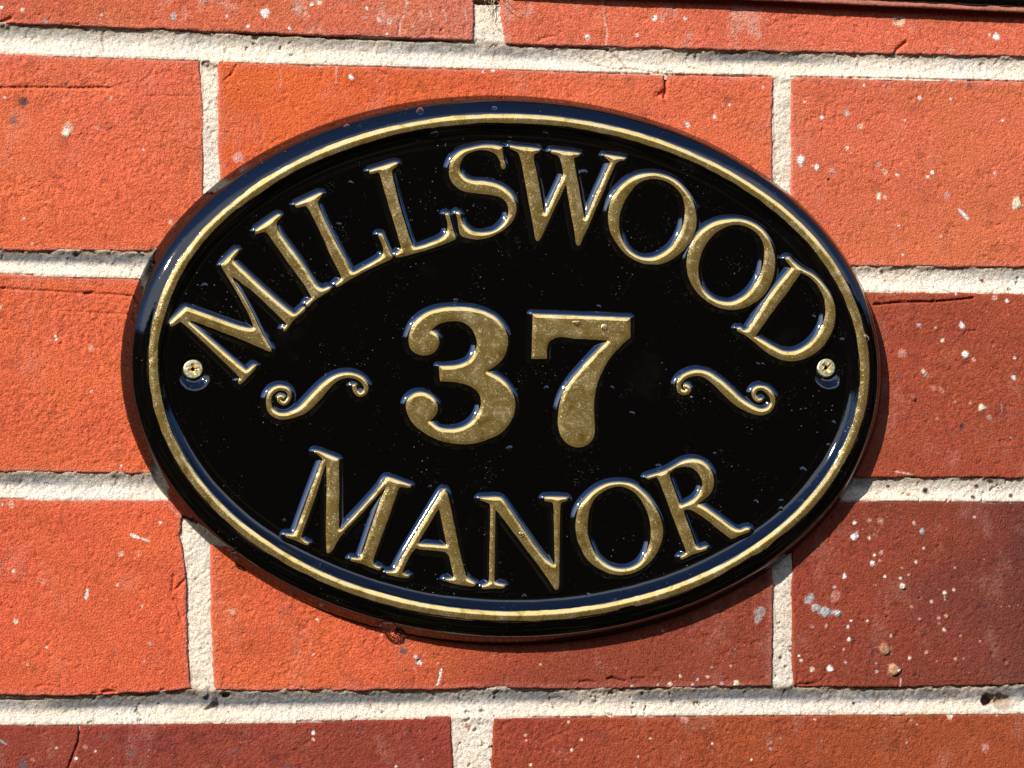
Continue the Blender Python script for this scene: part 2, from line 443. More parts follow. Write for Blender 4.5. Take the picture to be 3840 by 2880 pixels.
Z1, Z2, Z3, Z4 = ((0, 0), 2.304), ((960, 0), 2.304), ((1920, 0), 2.304), ((2880, 0), 2.304)
Y1, Y2, Y3, Y4 = ((0, 2160), 2.304), ((960, 2160), 2.304), ((1920, 2160), 2.304), ((2880, 2160), 2.304)
L1, L2 = ((0, 720), 1.3222), ((0, 1440), 1.3222)
R1, R2 = ((3120, 720), 1.3222), ((3120, 1440), 1.3222)
WHT, CRM, GRY, DRK, TAN, BRN, BLK, PNK = (0.62, 0.60, 0.55), (0.58, 0.46, 0.33), (0.30, 0.30, 0.29), (0.10, 0.06, 0.06), (0.42, 0.22, 0.12), (0.16, 0.05, 0.035), (0.03, 0.025, 0.025), (0.5, 0.24, 0.2)
# settled lime and dirt spots on the bricks: (zoom, x, y, r, colour, strength)
SPOTS = []
def sp(z, lst):
    for (x, y, r, c, a) in lst:
        SPOTS.append((z[0][0]+x/z[1], z[0][1]+y/z[1], r/z[1], c, a))
sp(Z1, [(570, 1150, 36, CRM, 1), (590, 1095, 40, CRM, .5), (200, 880, 38, BLK, .8), (110, 1040, 36, DRK, .7), (570, 725, 16, BLK, .8), (10, 65, 14, WHT, 1), (190, 85, 16, CRM, .9), (390, 180, 20, GRY, .6), (700, 1040, 9, BLK, .8), (1240, 1290, 10, WHT, .9), (2050, 1360, 40, PNK, .8), (960, 850, 8, WHT, .9), (840, 1105, 14, PNK, .8), (40, 840, 10, WHT, .9), (1500, 140, 30, GRY, .8), (2010, 105, 12, BRN, .8), (875, 130, 12, WHT, .6), (2140, 230, 14, WHT, .8), (1960, 140, 10, WHT, .7)])
sp(Z2, [(820, 662, 18, WHT, 1), (70, 110, 40, WHT, .9), (480, 37, 16, WHT, 1), (545, 20, 24, CRM, 1), (285, 246, 11, WHT, 1), (945, 150, 16, GRY, .7), (1060, 170, 18, WHT, .6), (1150, 185, 22, CRM, .6), (955, 70, 14, WHT, .6), (1960, 620, 14, WHT, .6), (2045, 610, 18, WHT, .6), (1130, 292, 8, WHT, .8), (350, 70, 20, GRY, .5)])
sp(Z3, [(1230, 155, 26, WHT, 1), (1215, 150, 10, BLK, .8), (645, 322, 18, WHT, .9), (1515, 1075, 20, WHT, .9), (1750, 1010, 15, WHT, .9), (1880, 905, 10, WHT, .9), (1820, 910, 9, PNK, .9), (1290, 160, 30, PNK, .5), (1080, 310, 16, WHT, .5), (1490, 160, 16, WHT, .5), (2165, 750, 12, WHT, .6)])
sp(Z4, [(1975, 322, 28, WHT, 1), (1910, 300, 12, WHT, .7), (1125, 182, 50, CRM, .5), (1125, 180, 26, TAN, .4), (280, 1385, 34, WHT, 1), (415, 1440, 22, WHT, 1), (680, 1280, 18, CRM, 1), (465, 1015, 16, WHT, .9), (1415, 1490, 14, WHT, 1), (1380, 1526, 12, WHT, 1), (1115, 1510, 14, WHT, .9), (1310, 845, 20, WHT, .6), (1740, 740, 22, DRK, .7), (675, 975, 28, GRY, .7), (525, 1552, 12, BLK, 1), (2025, 1040, 10, WHT, .9), (1960, 1500, 18, PNK, .9), (1010, 1485, 22, CRM, .6), (800, 1090, 24, CRM, .5), (560, 1480, 30, PNK, .7), (830, 732, 10, WHT, .8), (315, 878, 10, WHT, .8), (1180, 1040, 8, WHT, .8), (1580, 860, 8, WHT, .8), (950, 1420, 20, GRY, .5), (1300, 1640, 12, DRK, .7)])
sp(R1, [(233, 10, 10, CRM, 1), (231, 28, 9, WHT, 1), (915, 58, 25, CRM, 1), (642, 662, 14, WHT, 1), (660, 806, 16, WHT, 1), (433, 660, 10, GRY, .8), (545, 735, 8, CRM, 1), (512, 672, 6, CRM, .9), (865, 541, 9, WHT, .9), (805, 525, 13, PNK, .8), (900, 922, 11, WHT, .9), (450, 890, 10, CRM, .8), (260, 25, 10, CRM, .6), (575, 868, 8, BRN, .8), (330, 165, 5, WHT, .8), (540, 220, 8, PNK, .8), (350, 310, 6, WHT, .7), (613, 508, 6, WHT, .8), (345, 800, 20, PNK, .6), (700, 830, 10, PNK, .8), (903, 825, 7, WHT, .8), (466, 905, 12, GRY, .6), (325, 905, 9, DRK, .8), (570, 18, 18, PNK, .6)])
sp(R2, [(743, 118, 16, CRM, .9), (403, 75, 10, BRN, 1), (645, 212, 12, BLK, .8), (618, 238, 7, DRK, .8), (590, 262, 8, DRK, .6), (610, 88, 7, TAN, 1), (683, 97, 7, TAN, 1), (110, 758, 17, WHT, .9), (108, 687, 8, WHT, 1), (183, 764, 8, CRM, 1), (447, 731, 12, GRY, 1), (200, 890, 13, WHT, .95), (245, 835, 9, PNK, .8), (185, 677, 10, TAN, .8), (405, 690, 8, CRM, .8), (455, 812, 6, WHT, .8), (705, 660, 6, CRM, .8), (210, 848, 6, WHT, .9), (236, 877, 7, PNK, .9), (345, 912, 6, TAN, .9), (325, 670, 9, DRK, .8), (242, 680, 16, TAN, .5), (60, 945, 7, WHT, .9), (380, 945, 7, PNK, .9), (415, 880, 8, CRM, .8), (310, 860, 7, BLK, .7), (890, 268, 8, PNK, .7), (520, 170, 9, PNK, .5), (610, 910, 6, TAN, .9), (935, 147, 9, DRK, .6), (780, 165, 14, CRM, .3), (500, 22, 14, PNK, .4), (540, 30, 14, PNK, .4)])
sp(Y4, [(660, 8, 14, WHT, 1), (1160, 88, 24, CRM, .9), (410, 275, 32, GRY, .9), (440, 305, 22, GRY, .8), (500, 310, 36, GRY, .9), (545, 312, 22, GRY, .8), (597, 320, 28, (.42, .43, .42), 1), (340, 205, 30, GRY, .7), (375, 175, 26, GRY, .6), (1525, 145, 18, CRM, 1), (1525, 178, 9, GRY, .9), (1526, 205, 8, GRY, .9), (1410, 222, 12, CRM, .9), (1604, 122, 14, CRM, .9), (1538, 345, 17, TAN, 1), (1545, 362, 10, TAN, 1), (860, 385, 10, WHT, 1), (715, 385, 9, WHT, 1), (690, 435, 14, WHT, .9), (1060, 517, 14, CRM, 1), (695, 550, 12, WHT, 1), (1000, 625, 52, TAN, .6), (1075, 812, 40, TAN, .8), (1128, 826, 16, WHT, 1), (533, 800, 24, WHT, .95), (375, 803, 18, CRM, .9), (285, 730, 13, CRM, .9), (265, 690, 9, WHT, .9), (667, 747, 9, WHT, 1), (930, 755, 10, GRY, 1), (936, 826, 12, GRY, 1), (1222, 710, 12, CRM, 1), (1370, 662, 20, TAN, .6), (1520, 468, 14, CRM, .9), (1475, 360, 13, PNK, .9), (1478, 408, 9, TAN, .9), (1620, 720, 16, TAN, .7), (2055, 738, 22, BRN, .9), (1935, 675, 16, BRN, .9), (1455, 735, 9, TAN, .9), (1690, 712, 9, TAN, .7), (1310, 190, 18, BRN, .8), (1028, 352, 16, BRN, .8), (1410, 320, 14, BRN, .8), (1305, 370, 9, PNK, .9), (1235, 265, 12, TAN, .9), (1360, 486, 14, BLK, .6), (655, 632, 8, PNK, 1), (1660, 515, 12, TAN, .6), (570, 95, 8, WHT, .6), (580, 175, 40, PNK, .4), (500, 428, 12, PNK, .9), (1835, 565, 10, PNK, .8), (1012, 5, 7, WHT, .9), (1143, 18, 7, WHT, .9), (380, 440, 16, GRY, .5), (25, 1440, 10, GRY, .9), (20, 1490, 12, GRY, .8), (402, 1238, 11, CRM, .9), (1240, 1242, 8, GRY, .9), (1286, 1280, 9, CRM, .9), (1570, 1212, 22, CRM, .8), (1975, 1205, 9, PNK, .9), (440, 1437, 12, DRK, .8), (442, 1500, 12, DRK, .8), (1880, 1480, 34, PNK, .6), (2010, 1555, 12, DRK, .8), (1200, 1440, 6, WHT, .6), (105, 1400, 14, TAN, .6)])
sp(L2, [(598, 845, 12, CRM, .6), (66, 930, 6, WHT, .9), (55, 600, 14, CRM, .4), (795, 688, 7, WHT, .7), (452, 38, 5, WHT, .8), (600, 405, 6, WHT, .6), (690, 845, 8, CRM, .4), (12, 598, 6, WHT, .6)])
sp(L1, [(277, 715, 6, WHT, .9), (279, 728, 6, WHT, .9), (120, 130, 6, WHT, .7), (450, 770, 14, CRM, .35), (160, 255, 8, CRM, .5), (845, 150, 10, CRM, .5), (2, 572, 8, CRM, .8)])
sp(Y1, [(1295, 588, 13, GRY, 1), (130, 395, 18, CRM, .9), (2005, 310, 18, CRM, .7), (485, 1485, 11, CRM, 1), (820, 1515, 8, WHT, 1), (400, 615, 6, WHT, .9), (1010, 78, 7, WHT, .7), (1225, 262, 8, CRM, .8), (235, 770, 8, CRM, .7), (1240, 740, 7, GRY, .8), (660, 1577, 8, WHT, .9), (737, 1480, 16, TAN, .6), (200, 1630, 40, DRK, .8), (1130, 1535, 30, DRK, .5), (910, 1400, 20, DRK, .5), (280, 1588, 14, TAN, .6), (360, 40, 30, PNK, .4), (2050, 1510, 22, DRK, .5), (1500, 1590, 14, DRK, .4), (295, 45, 12, DRK, .5), (2115, 1412, 8, BLK, .7), (430, 1090, 30, DRK, 0)])
sp(Y2, [(1375, 695, 14, GRY, 1), (1392, 715, 16, GRY, 1), (1408, 735, 9, WHT, 1), (1425, 755, 9, WHT, 1), (1397, 752, 7, WHT, .9), (1370, 795, 8, PNK, .9), (495, 1356, 14, WHT, 1), (496, 1415, 12, CRM, .8), (530, 378, 8, WHT, .9), (1272, 650, 28, DRK, .85), (350, 672, 12, DRK, .7), (125, 495, 11, DRK, .6), (1082, 505, 10, PNK, .9), (495, 677, 6, WHT, .8), (275, 1645, 22, DRK, .8), (1212, 1645, 10, WHT, .7), (905, 1335, 14, DRK, .6), (1570, 757, 8, PNK, .8), (2170, 895, 14, DRK, .5), (1060, 970, 9, BLK, .6)])
sp(Y3, [(1360, 930, 18, CRM, .95), (1940, 925, 20, CRM, 1), (1810, 932, 16, PNK, .9), (1605, 895, 12, GRY, 1), (1725, 790, 9, GRY, .9), (1890, 775, 10, CRM, .9), (1036, 953, 9, CRM, 1), (1455, 865, 6, CRM, .9), (1688, 872, 7, CRM, .9), (1558, 938, 6, CRM, .8), (1258, 938, 6, CRM, .8), (515, 1503, 10, CRM, 1), (115, 1375, 12, CRM, 1), (1090, 1557, 8, CRM, 1), (162, 1632, 11, CRM, .9), (484, 1262, 7, CRM, 1), (600, 1415, 6, CRM, .9), (2065, 1588, 8, CRM, .9), (1195, 1400, 6, CRM, .9), (1727, 1448, 6, WHT, .8), (2140, 320, 40, GRY, .5), (2120, 370, 30, GRY, .55), (1910, 680, 18, DRK, .6), (1490, 1240, 30, PNK, .5), (1303, 472, 7, WHT, .8), (1925, 632, 7, TAN, .9), (245, 765, 6, CRM, .6), (120, 1420, 6, CRM, .5), (1720, 1505, 10, PNK, .6), (1655, 1312, 9, GRY, .6)])
STREAKS = []   # (polyline px, half width px, colour, strength)
def sk(z, P, w, c, a): STREAKS.append(([(z[0][0]+x/z[1], z[0][1]+y/z[1]) for x, y in P], w/z[1], c, a))
sk(R1, [(630, 85), (670, 131)], 6, (.5, .5, .5), 1)
sk(L2, [(648, 748), (690, 764)], 6, WHT, .9); sk(L2, [(705, 768), (735, 778)], 4, WHT, .8); sk(L2, [(830, 600), (890, 655)], 2.5, PNK, .6)
sk(Y1, [(755, 125), (740, 190)], 11, (.5, .5, .5), 1); sk(Y1, [(0, 1420), (50, 1452)], 9, GRY, .9)
sk(Y2, [(1597, 808), (1588, 870), (1566, 940)], 8, (.5, .48, .44), 1)
sk(Z3, [(778, 0), (800, 180), (822, 290), (808, 390)], 5, PNK, .9)
sk(Z2, [(1300, 0), (1290, 110), (1245, 190), (1235, 290)], 4, PNK, .8); sk(Z2, [(695, 560), (690, 720)], 4, PNK, .7); sk(Z2, [(210, 600), (218, 720), (190, 780)], 5, PNK, .5)
sk(Y4, [(1145, 890), (1140, 960)], 4, CRM, .5); sk(R2, [(310, 432), (400, 450)], 2, CRM, .5); sk(R2, [(840, 100), (842, 130)], 4, PNK, .6)
for x in (1500, 1620, 1800, 1420): sk(Z2, [(x, 90), (x+20, 170)], 4, WHT, .25)
CRACKS = []    # (polyline px, half width px, depth mm)
def ck(z, P, w, d): CRACKS.append(([(z[0][0]+x/z[1], z[0][1]+y/z[1]) for x, y in P], w/z[1], d))
ck(Z3, [(1328, 655), (1332, 740), (1332, 800), (1318, 835)], 11, 2.2); ck(Z3, [(1275, 820), (1310, 800)], 24, 1.6)
ck(Z3, [(1320, 840), (1335, 900)], 8, .5)
ck(Z4, [(1098, 475), (1110, 430), (1190, 365)], 13, 1.4)
ck(Z1, [(0, 757), (300, 755), (650, 760), (960, 757)], 10, .9); ck(Z1, [(1190, 800), (1205, 720), (1290, 660), (1345, 560)], 7, .35)
ck(Z1, [(1240, 830), (1560, 830), (1720, 825)], 6, .3); ck(Z1, [(2050, 552), (2003, 640), (1925, 700)], 6, .6)
ck(Z1, [(0, 205), (50, 180), (95, 160)], 14, 1.2); ck(Z1, [(530, 215), (600, 218), (680, 212)], 10, 1.0)
ck(Z2, [(1060, 605), (1095, 640), (1130, 640)], 9, .6); ck(Z2, [(1240, 190), (1240, 240), (1225, 310)], 7, .7); ck(Z2, [(1410, 315), (1470, 300), (1620, 305)], 8, .5)
ck(Z2, [(1595, 270), (1610, 255)], 9, .7); ck(Z3, [(240, 350), (270, 330), (350, 315)], 9, .5)
ck(L1, [(0, 478), (230, 490), (430, 502), (560, 508), (690, 519)], 5, .8); ck(L1, [(425, 503), (460, 497)], 6, 1.1); ck(L1, [(330, 592), (640, 605)], 4, .3)
ck(R1, [(208, 558), (340, 546), (520, 543), (610, 535), (700, 525)], 4.5, 1.6); ck(R1, [(655, 706), (665, 690), (715, 687)], 4, .7)
ck(R1, [(605, 172), (640, 168)], 4, .4); ck(R1, [(815, 163), (840, 158)], 5, .5); ck(R1, [(520, 830), (535, 790)], 4, .3)
ck(Y1, [(688, 1285), (688, 1350), (676, 1440), (630, 1550), (590, 1659)], 8, 1.6)
ck(Y1, [(310, 962), (380, 943), (440, 948), (530, 965)], 7, .5); ck(Y1, [(15, 240), (60, 275), (110, 280)], 9, .5); ck(Y1, [(105, 300), (120, 350)], 7, .4)
ck(Y1, [(1500, 0), (1490, 130), (1535, 100), (1600, 30)], 12, .8); ck(Y1, [(1500, 200), (1550, 300), (1570, 400)], 8, .6); ck(Y1, [(1530, 160), (1545, 260)], 12, .5)
ck(Y1, [(890, 1005), (940, 995), (1000, 1005)], 12, 1.2); ck(Y1, [(1390, 1000), (1410, 985)], 14, 1.3); ck(Y1, [(800, 1010), (830, 1020)], 12, 1.0)
ck(Y3, [(585, 916), (655, 906), (715, 916)], 10, .9); ck(Y3, [(828, 890), (870, 880), (905, 895), (980, 910)], 10, 1.2); ck(Y3, [(1035, 886), (1145, 885)], 8, .8)
ck(Y2, [(400, 965), (430, 990)], 12, 1.0); ck(Y4, [(310, 665), (355, 662)], 6, .5)
ck(Y4, [(500, 780), (510, 850), (440, 915), (340, 930)], 8, .5); ck(Y4, [(250, 940), (330, 935), (400, 945)], 14, 1.0)
ck(Y3, [(440, 1280), (490, 1370), (500, 1560)], 5, .35); ck(Y3, [(190, 1270), (180, 1400), (240, 1450), (460, 1340)], 10, .3)
ck(Y3, [(270, 1350), (350, 1370)], 40, .45); ck(Y4, [(1490, 1150), (1640, 1175)], 0.1, 0)
LUMPS = []     # raised bits (px, px, r px, height mm)
for z, lst in ((Y4, [(1000, 625, 50, .9), (1085, 815, 46, 1.3), (1160, 88, 24, .8), (597, 320, 28, .6), (500, 312, 34, .4), (410, 280, 30, .4), (1538, 350, 18, .6), (2055, 738, 20, -.7), (1370, 662, 18, .5), (1620, 720, 15, .5), (1310, 190, 16, -.6), (1028, 352, 15, -.6), (1935, 675, 15, -.5)]),
               (Z1, [(570, 1150, 32, .4)]), (Y2, [(1385, 708, 20, .8)]), (Z4, [(1125, 182, 30, -.6), (280, 1385, 30, .3), (525, 1552, 11, -.8)]),
               (R1, [(915, 58, 22, .4), (575, 868, 8, .6), (660, 806, 14, .3)]), (R2, [(403, 75, 9, .7), (743, 118, 14, .5), (645, 212, 10, -.3), (200, 890, 12, .3), (110, 758, 14, .3), (447, 731, 10, .3)]), (Y3, [(1940, 925, 18, .4)])):
    for x, y, r, h in lst: LUMPS.append((z[0][0]+x/z[1], z[0][1]+y/z[1], r/z[1], h))

PXMM = 0.115
def inside_bbox(P, X, Z, m=8):
    return (P[:, 0].max() > X.min()-m) and (P[:, 0].min() < X.max()+m) and (P[:, 1].max() > Z.min()-m) and (P[:, 1].min() < Z.max()+m)

wall = tag(empty('brick_wall', 0, -180), 'weathered red brick wall with pale lime mortar joints behind the oval sign', 'wall')
WOFF = (0, -180)
BPOLY = [brick_poly(b[0], b[1], b[2], b[3]) for b in BR]

def view_clip(P):
    lo, hi = bp([-380, 4220], [3260, -380], 0)
    return max(P[:, 0].min()-2, lo[0]), min(P[:, 0].max()+2, hi[0]), max(P[:, 1].min()-2, lo[1]), min(P[:, 1].max()+2, hi[1])

for i, (b, P) in enumerate(zip(BR, BPOLY)):
    x0, x1, z0, z1 = P[:, 0].min()-2, P[:, 0].max()+2, P[:, 1].min()-2, P[:, 1].max()+2
    step = 0.42
    X, Z = np.meshgrid(np.arange(x0, x1, step), np.arange(z0, z1, step))
    sd = sdf_poly(X, Z, [P])
    sd = sd + 0.55*fbm(X, Z, 9, 4, 100+i) + 0.25*fbm(X, Z, 2.2, 2, 300+i)
    chip = sstep(0.35, 0.75, fbm(X, Z, 14, 3, 500+i))      # broken arrises
    edge = 0.8+1.6*chip
    t = np.clip(sd/edge, 0, 1)
    H = b[8] - (1-np.sqrt(np.clip(1-(1-t)**2, 0, 1)))*(0.8+1.0*chip)
    H = np.where(sd < 0, np.maximum(-7.0, H+sd*9), H)
    rel = b[7]; rough = 0.2+0.8*sstep(-0.15, 0.2, fbm(X*0.45, Z*1.6, 22, 3, 40+i))
    inn = sstep(0, 2.0, sd)
    H = H + 0.35*fbm(X, Z, 45, 2, 7+i) + inn*rel*rough*(0.12*fbm(X, Z, 3.2, 3, 60+i)+0.15*fbm(X, Z, 1.1, 1, 80+i))
    H = H - inn*0.30*sstep(0.42, 0.7, fbm(X, Z, 2.4, 2, 90+i))
    col = np.empty(X.shape+(3,))
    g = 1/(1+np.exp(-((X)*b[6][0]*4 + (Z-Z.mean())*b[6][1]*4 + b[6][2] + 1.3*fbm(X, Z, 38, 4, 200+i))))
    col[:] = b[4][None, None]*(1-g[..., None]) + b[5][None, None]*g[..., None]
    # firing streaks, mottling, pale bloom
    mot = fbm(X*0.6, Z*1.4, 16, 5, 220+i)
    col *= (1+0.13*mot)[..., None]
    hue = fbm(X, Z, 22, 3, 240+i)
    col[..., 1] *= 1+0.10*np.clip(hue, -1, 1); col[..., 2] *= 1-0.06*np.clip(hue, -1, 1)
    bloom = sstep(0.15, 0.6, fbm(X*1.3, Z*0.8, 12, 6, 260+i, 0.62))*(0.5 if i in (0, 1) else 0.10)
    col = col*(1-bloom[..., None]) + np.array([0.48, 0.27, 0.21])*bloom[..., None]
    dk = sstep(0.3, 0.6, fbm(X, Z, 7, 5, 280+i))*0.22
    col *= (1-dk)[..., None]
    # the worn rim of the brick is a little pinker and paler
    rim = sstep(3.5, 0.5, sd)*0.25
    col = col*(1-rim[..., None])+(np.array([0.44, 0.15, 0.11]) if i < 9 and i != 6 else col*1.15)*rim[..., None]
    for (px, py, w, d) in [(c[0], None, c[1], c[2]) for c in CRACKS]:
        Q = bp([p[0] for p in px], [p[1] for p in px], 0)
        if d == 0 or not inside_bbox(Q, X, Z): continue
        dist = polydist(X, Z, Q) + 0.25*fbm(X, Z, 2.0, 3, 11)
        k = np.exp(-(np.maximum(dist, 0)/(max(w*PXMM, 0.3)))**2)
        H = H - d*k*sstep(-0.3, 0.8, sd)
    for (px, py, r, h) in LUMPS:
        c = bp(px, py, 0)[0]
        if not (x0 < c[0] < x1 and z0 < c[1] < z1): continue
        rr = np.hypot(X-c[0], Z-c[1])*(1+0.35*fbm(X, Z, 2.5, 2, 5))
        H = H + h*sstep(r*PXMM*1.15, r*PXMM*0.75, rr)
    for (px, py, r, c, a) in SPOTS:
        q = bp(px, py, 0)[0]
        if not (x0 < q[0] < x1 and z0 < q[1] < z1): continue
        R = max(r*PXMM, 0.5)
        js = slice(max(0, int((q[1]-2.2*R-z0)/step)), int((q[1]+2.2*R-z0)/step)+2)
        ks = slice(max(0, int((q[0]-2.2*R-x0)/step)), int((q[0]+2.2*R-x0)/step)+2)
        xs, zs = X[js, ks], Z[js, ks]
        if xs.size == 0: continue
        rr = np.hypot(xs-q[0], zs-q[1])*(1+0.55*fbm(xs, zs, max(1.2, R), 3, int(px) % 97))
        f = (a*sstep(R*1.25, R*0.7, rr))[..., None]
        col[js, ks] = col[js, ks]*(1-f)+np.array(c)*f
    for (pl, w, c, a) in STREAKS:
        Q = bp([p[0] for p in pl], [p[1] for p in pl], 0)
        if not inside_bbox(Q, X, Z): continue
        dist = polydist(X, Z, Q)*(1+0.4*fbm(X, Z, 1.5, 2, 3))
        f = (a*sstep(max(w*PXMM, .35)*1.3, max(w*PXMM, .35)*0.6, dist))[..., None]
        col = col*(1-f)+np.array(c)*f
    col = np.clip(col, 0.005, 0.8)
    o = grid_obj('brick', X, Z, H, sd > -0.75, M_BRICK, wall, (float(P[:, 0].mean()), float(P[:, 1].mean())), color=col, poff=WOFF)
    o['label'] = b[9]

# mortar: concave tooled beds, perpends, dirt and painted shade in the upper hollow of each bed
lo = bp(-1500, 3500, 0)[0]; hi = bp(5300, -560, 0)[0]
lo = np.maximum(lo, [-330, -235]); hi = np.minimum(hi, [330, 225])
step = 0.42
X, Z = np.meshgrid(np.arange(lo[0], hi[0], step), np.arange(lo[1], hi[1], step))
keep = np.ones(X.shape, bool); SDB = np.full(X.shape, -1e3)
for P in BPOLY:
    j0, j1 = np.searchsorted(Z[:, 0], [P[:, 1].min()-4, P[:, 1].max()+4]); k0, k1 = np.searchsorted(X[0], [P[:, 0].min()-4, P[:, 0].max()+4])
    if j1 <= j0 or k1 <= k0: continue
    x, z = X[j0:j1, k0:k1], Z[j0:j1, k0:k1]
    xs, zs = x[::3, ::3], z[::3, ::3]
    s = sdf_poly(xs, zs, [P])
    s = np.repeat(np.repeat(s, 3, 0), 3, 1)[:j1-j0, :k1-k0]
    SDB[j0:j1, k0:k1] = np.maximum(SDB[j0:j1, k0:k1], s)
keep = SDB < 2.6
# bed parameter t: 0 at the upper brick, 1 at the lower brick
T = np.full(X.shape, np.nan)
for EB, ET in ((E0B, E1T), (E1B, E2T), (E2B, E3T), (E3B, E4T)):
    q = bp([p[0] for p in EB], [p[1] for p in EB], 0); zu = np.interp(X[0], q[:, 0], q[:, 1])
    q = bp([p[0] for p in ET], [p[1] for p in ET], 0); zl = np.interp(X[0], q[:, 0], q[:, 1])
    t = (zu[None]-Z)/(zu-zl)[None]
    T = np.where((t > -0.35) & (t < 1.35), t, T)
bed = ~np.isnan(T); Tb = np.nan_to_num(np.clip(T, -0.3, 1.3))
inb = sstep(-0.25, 0.02, Tb)*sstep(1.25, 0.98, Tb)*bed
H_bed = -1.0+0.5*Tb-1.0*np.clip(4*Tb*(1-Tb), -1, 1)*(1-0.4*Tb)+0.5*sstep(0.55, 1.0, Tb)
H_perp = -0.6+0.25*fbm(X, Z, 12, 3, 801)
H = H_perp*(1-inb)+H_bed*inb
H = H + 0.35*fbm(X, Z, 30, 3, 802) + 0.28*fbm(X, Z, 4.5, 4, 803) + 0.30*fbm(X, Z, 1.3, 2, 804)
# rough squeezed-out lip along the upper brick, little crumbs along the lower edge
H = H + inb*0.8*sstep(0.18, 0.0, Tb)*sstep(-0.2, 0.5, fbm(X, Z, 6, 3, 805))
H = H + inb*0.5*sstep(0.82, 1.0, Tb)*fbm(X, Z, 2.0, 3, 806)
H = H - 1.0*sstep(0.38, 0.6, fbm(X, Z, 2.6, 3, 807))*(0.35+0.65*sstep(0.1, 0.5, fbm(X, Z, 35, 2, 808)))
H = np.minimum(H, np.where(SDB > 0.6, -0.9, 9))
base = np.array([0.80, 0.715, 0.605])
col = np.empty(X.shape+(3,)); col[:] = base
warm = fbm(X, Z, 24, 4, 820)[..., None]
col *= 1+np.array([0.10, 0.03, -0.05])*warm+0.10*fbm(X, Z, 7, 4, 821)[..., None]
# darker towards the lower courses, most at the lower right
low = sstep(60, -150, Z)[..., None]*0.55+sstep(-30, 160, X)[..., None]*sstep(80, -120, Z)[..., None]*0.35
col = col*(1-0.12*low)
# soot and painted shade in the hollow: heavy in the lowest bed, patchy above
soot_shade_n = fbm(X*0.7, Z, 34, 4, 830)+0.45*fbm(X, Z, 3, 4, 831)
PXL = (X/0.1118)+1920                      # rough photo column, only to say where along the wall the stain and shade sit
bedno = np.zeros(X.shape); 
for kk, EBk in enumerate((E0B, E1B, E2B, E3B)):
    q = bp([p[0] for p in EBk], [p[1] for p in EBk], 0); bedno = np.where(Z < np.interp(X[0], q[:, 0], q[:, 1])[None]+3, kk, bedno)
STAIN_SHADE = [[(-1500, .5), (0, .45), (500, .25), (1200, .35), (1700, .75), (2100, .75), (2300, .35), (2700, .75), (3000, .6), (3300, .1), (5400, .2)],
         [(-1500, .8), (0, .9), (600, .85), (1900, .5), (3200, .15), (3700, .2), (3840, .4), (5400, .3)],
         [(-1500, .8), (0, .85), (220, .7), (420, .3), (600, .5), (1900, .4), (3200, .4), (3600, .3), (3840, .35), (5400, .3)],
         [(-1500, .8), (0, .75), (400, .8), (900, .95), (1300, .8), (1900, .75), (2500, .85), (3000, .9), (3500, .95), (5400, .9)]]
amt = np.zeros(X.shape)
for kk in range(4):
    amt = np.where(bedno == kk, np.interp(PXL, [p[0] for p in STAIN_SHADE[kk]], [p[1] for p in STAIN_SHADE[kk]]), amt)
tw = Tb+0.10*soot_shade_n
dirt_shade = inb*sstep(0.02, 0.16, tw)*sstep(0.62, 0.30, tw)*np.clip(amt*(0.95+0.75*soot_shade_n), 0, 1)
dirt_shade = np.clip(dirt_shade*1.2, 0, 0.9)[..., None]
col = col*(1-dirt_shade)+np.array([0.085, 0.10, 0.125])*dirt_shade
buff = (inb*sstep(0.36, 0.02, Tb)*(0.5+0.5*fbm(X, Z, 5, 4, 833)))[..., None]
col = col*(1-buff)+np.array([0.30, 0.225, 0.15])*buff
pb = ((1-inb)*sstep(-0.1, 0.5, fbm(X, Z, 20, 3, 840))*0.3)[..., None]
col = col*(1-pb)+np.array([0.45, 0.36, 0.27])*pb
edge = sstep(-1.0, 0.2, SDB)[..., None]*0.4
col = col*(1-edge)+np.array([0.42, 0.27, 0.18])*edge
def hole(px, py, rx, ry, depth, dark):
    global H, col
    q = bp(px, py, 0)[0]
    rr = np.hypot((X-q[0])/rx, (Z-q[1])/ry)*(1+0.4*fbm(X, Z, 2.5, 3, 9))
    f = sstep(1.15, 0.6, rr); H = H-depth*f
    col = col*(1-(dark*f)[..., None])+np.array([0.30, 0.19, 0.11])*(dark*f)[..., None]
hole(3708, 2624, 3.0, 2.6, 5.5, .8); hole(3745, 2620, 5.5, 2.2, 1.8, .7); hole(3760, 2640, 5, 3, 1.0, .5)
hole(773, 240, 2.2, 1.5, 0.9, .6); hole(795, 255, 2.0, 1.6, 0.7, .5); hole(850, 2605, 1.6, 1.2, 2.5, .6)
hole(1830, 4, 7.0, 1.5, 4.5, .9)
for (px, py, r, c) in ((3472, 1838, 1.3, BLK), (3333, 1821, .7, BLK), (3406, 1852, .7, TAN), (3665, 1820, .8, DRK), (3650, 1862, .7, DRK), (3793, 1858, .8, DRK), (3714, 1800, 1.2, DRK), (514, 2667, .9, GRY), (3204, 2636, .7, BLK), (1807, 2594, 1.1, GRY), (1752, 2722, .9, TAN), (190, 245, .8, BLK), (3310, 1016, .9, BRN), (3686, 1050, .9, BRN)):
    q = bp(px, py, 0)[0]; rr = np.hypot(X-q[0], Z-q[1])*(1+0.4*fbm(X, Z, 1.5, 2, 4))
    f = sstep(r*1.3, r*.7, rr); H = H+0.35*f; col = col*(1-f[..., None])+np.array(c)*f[..., None]
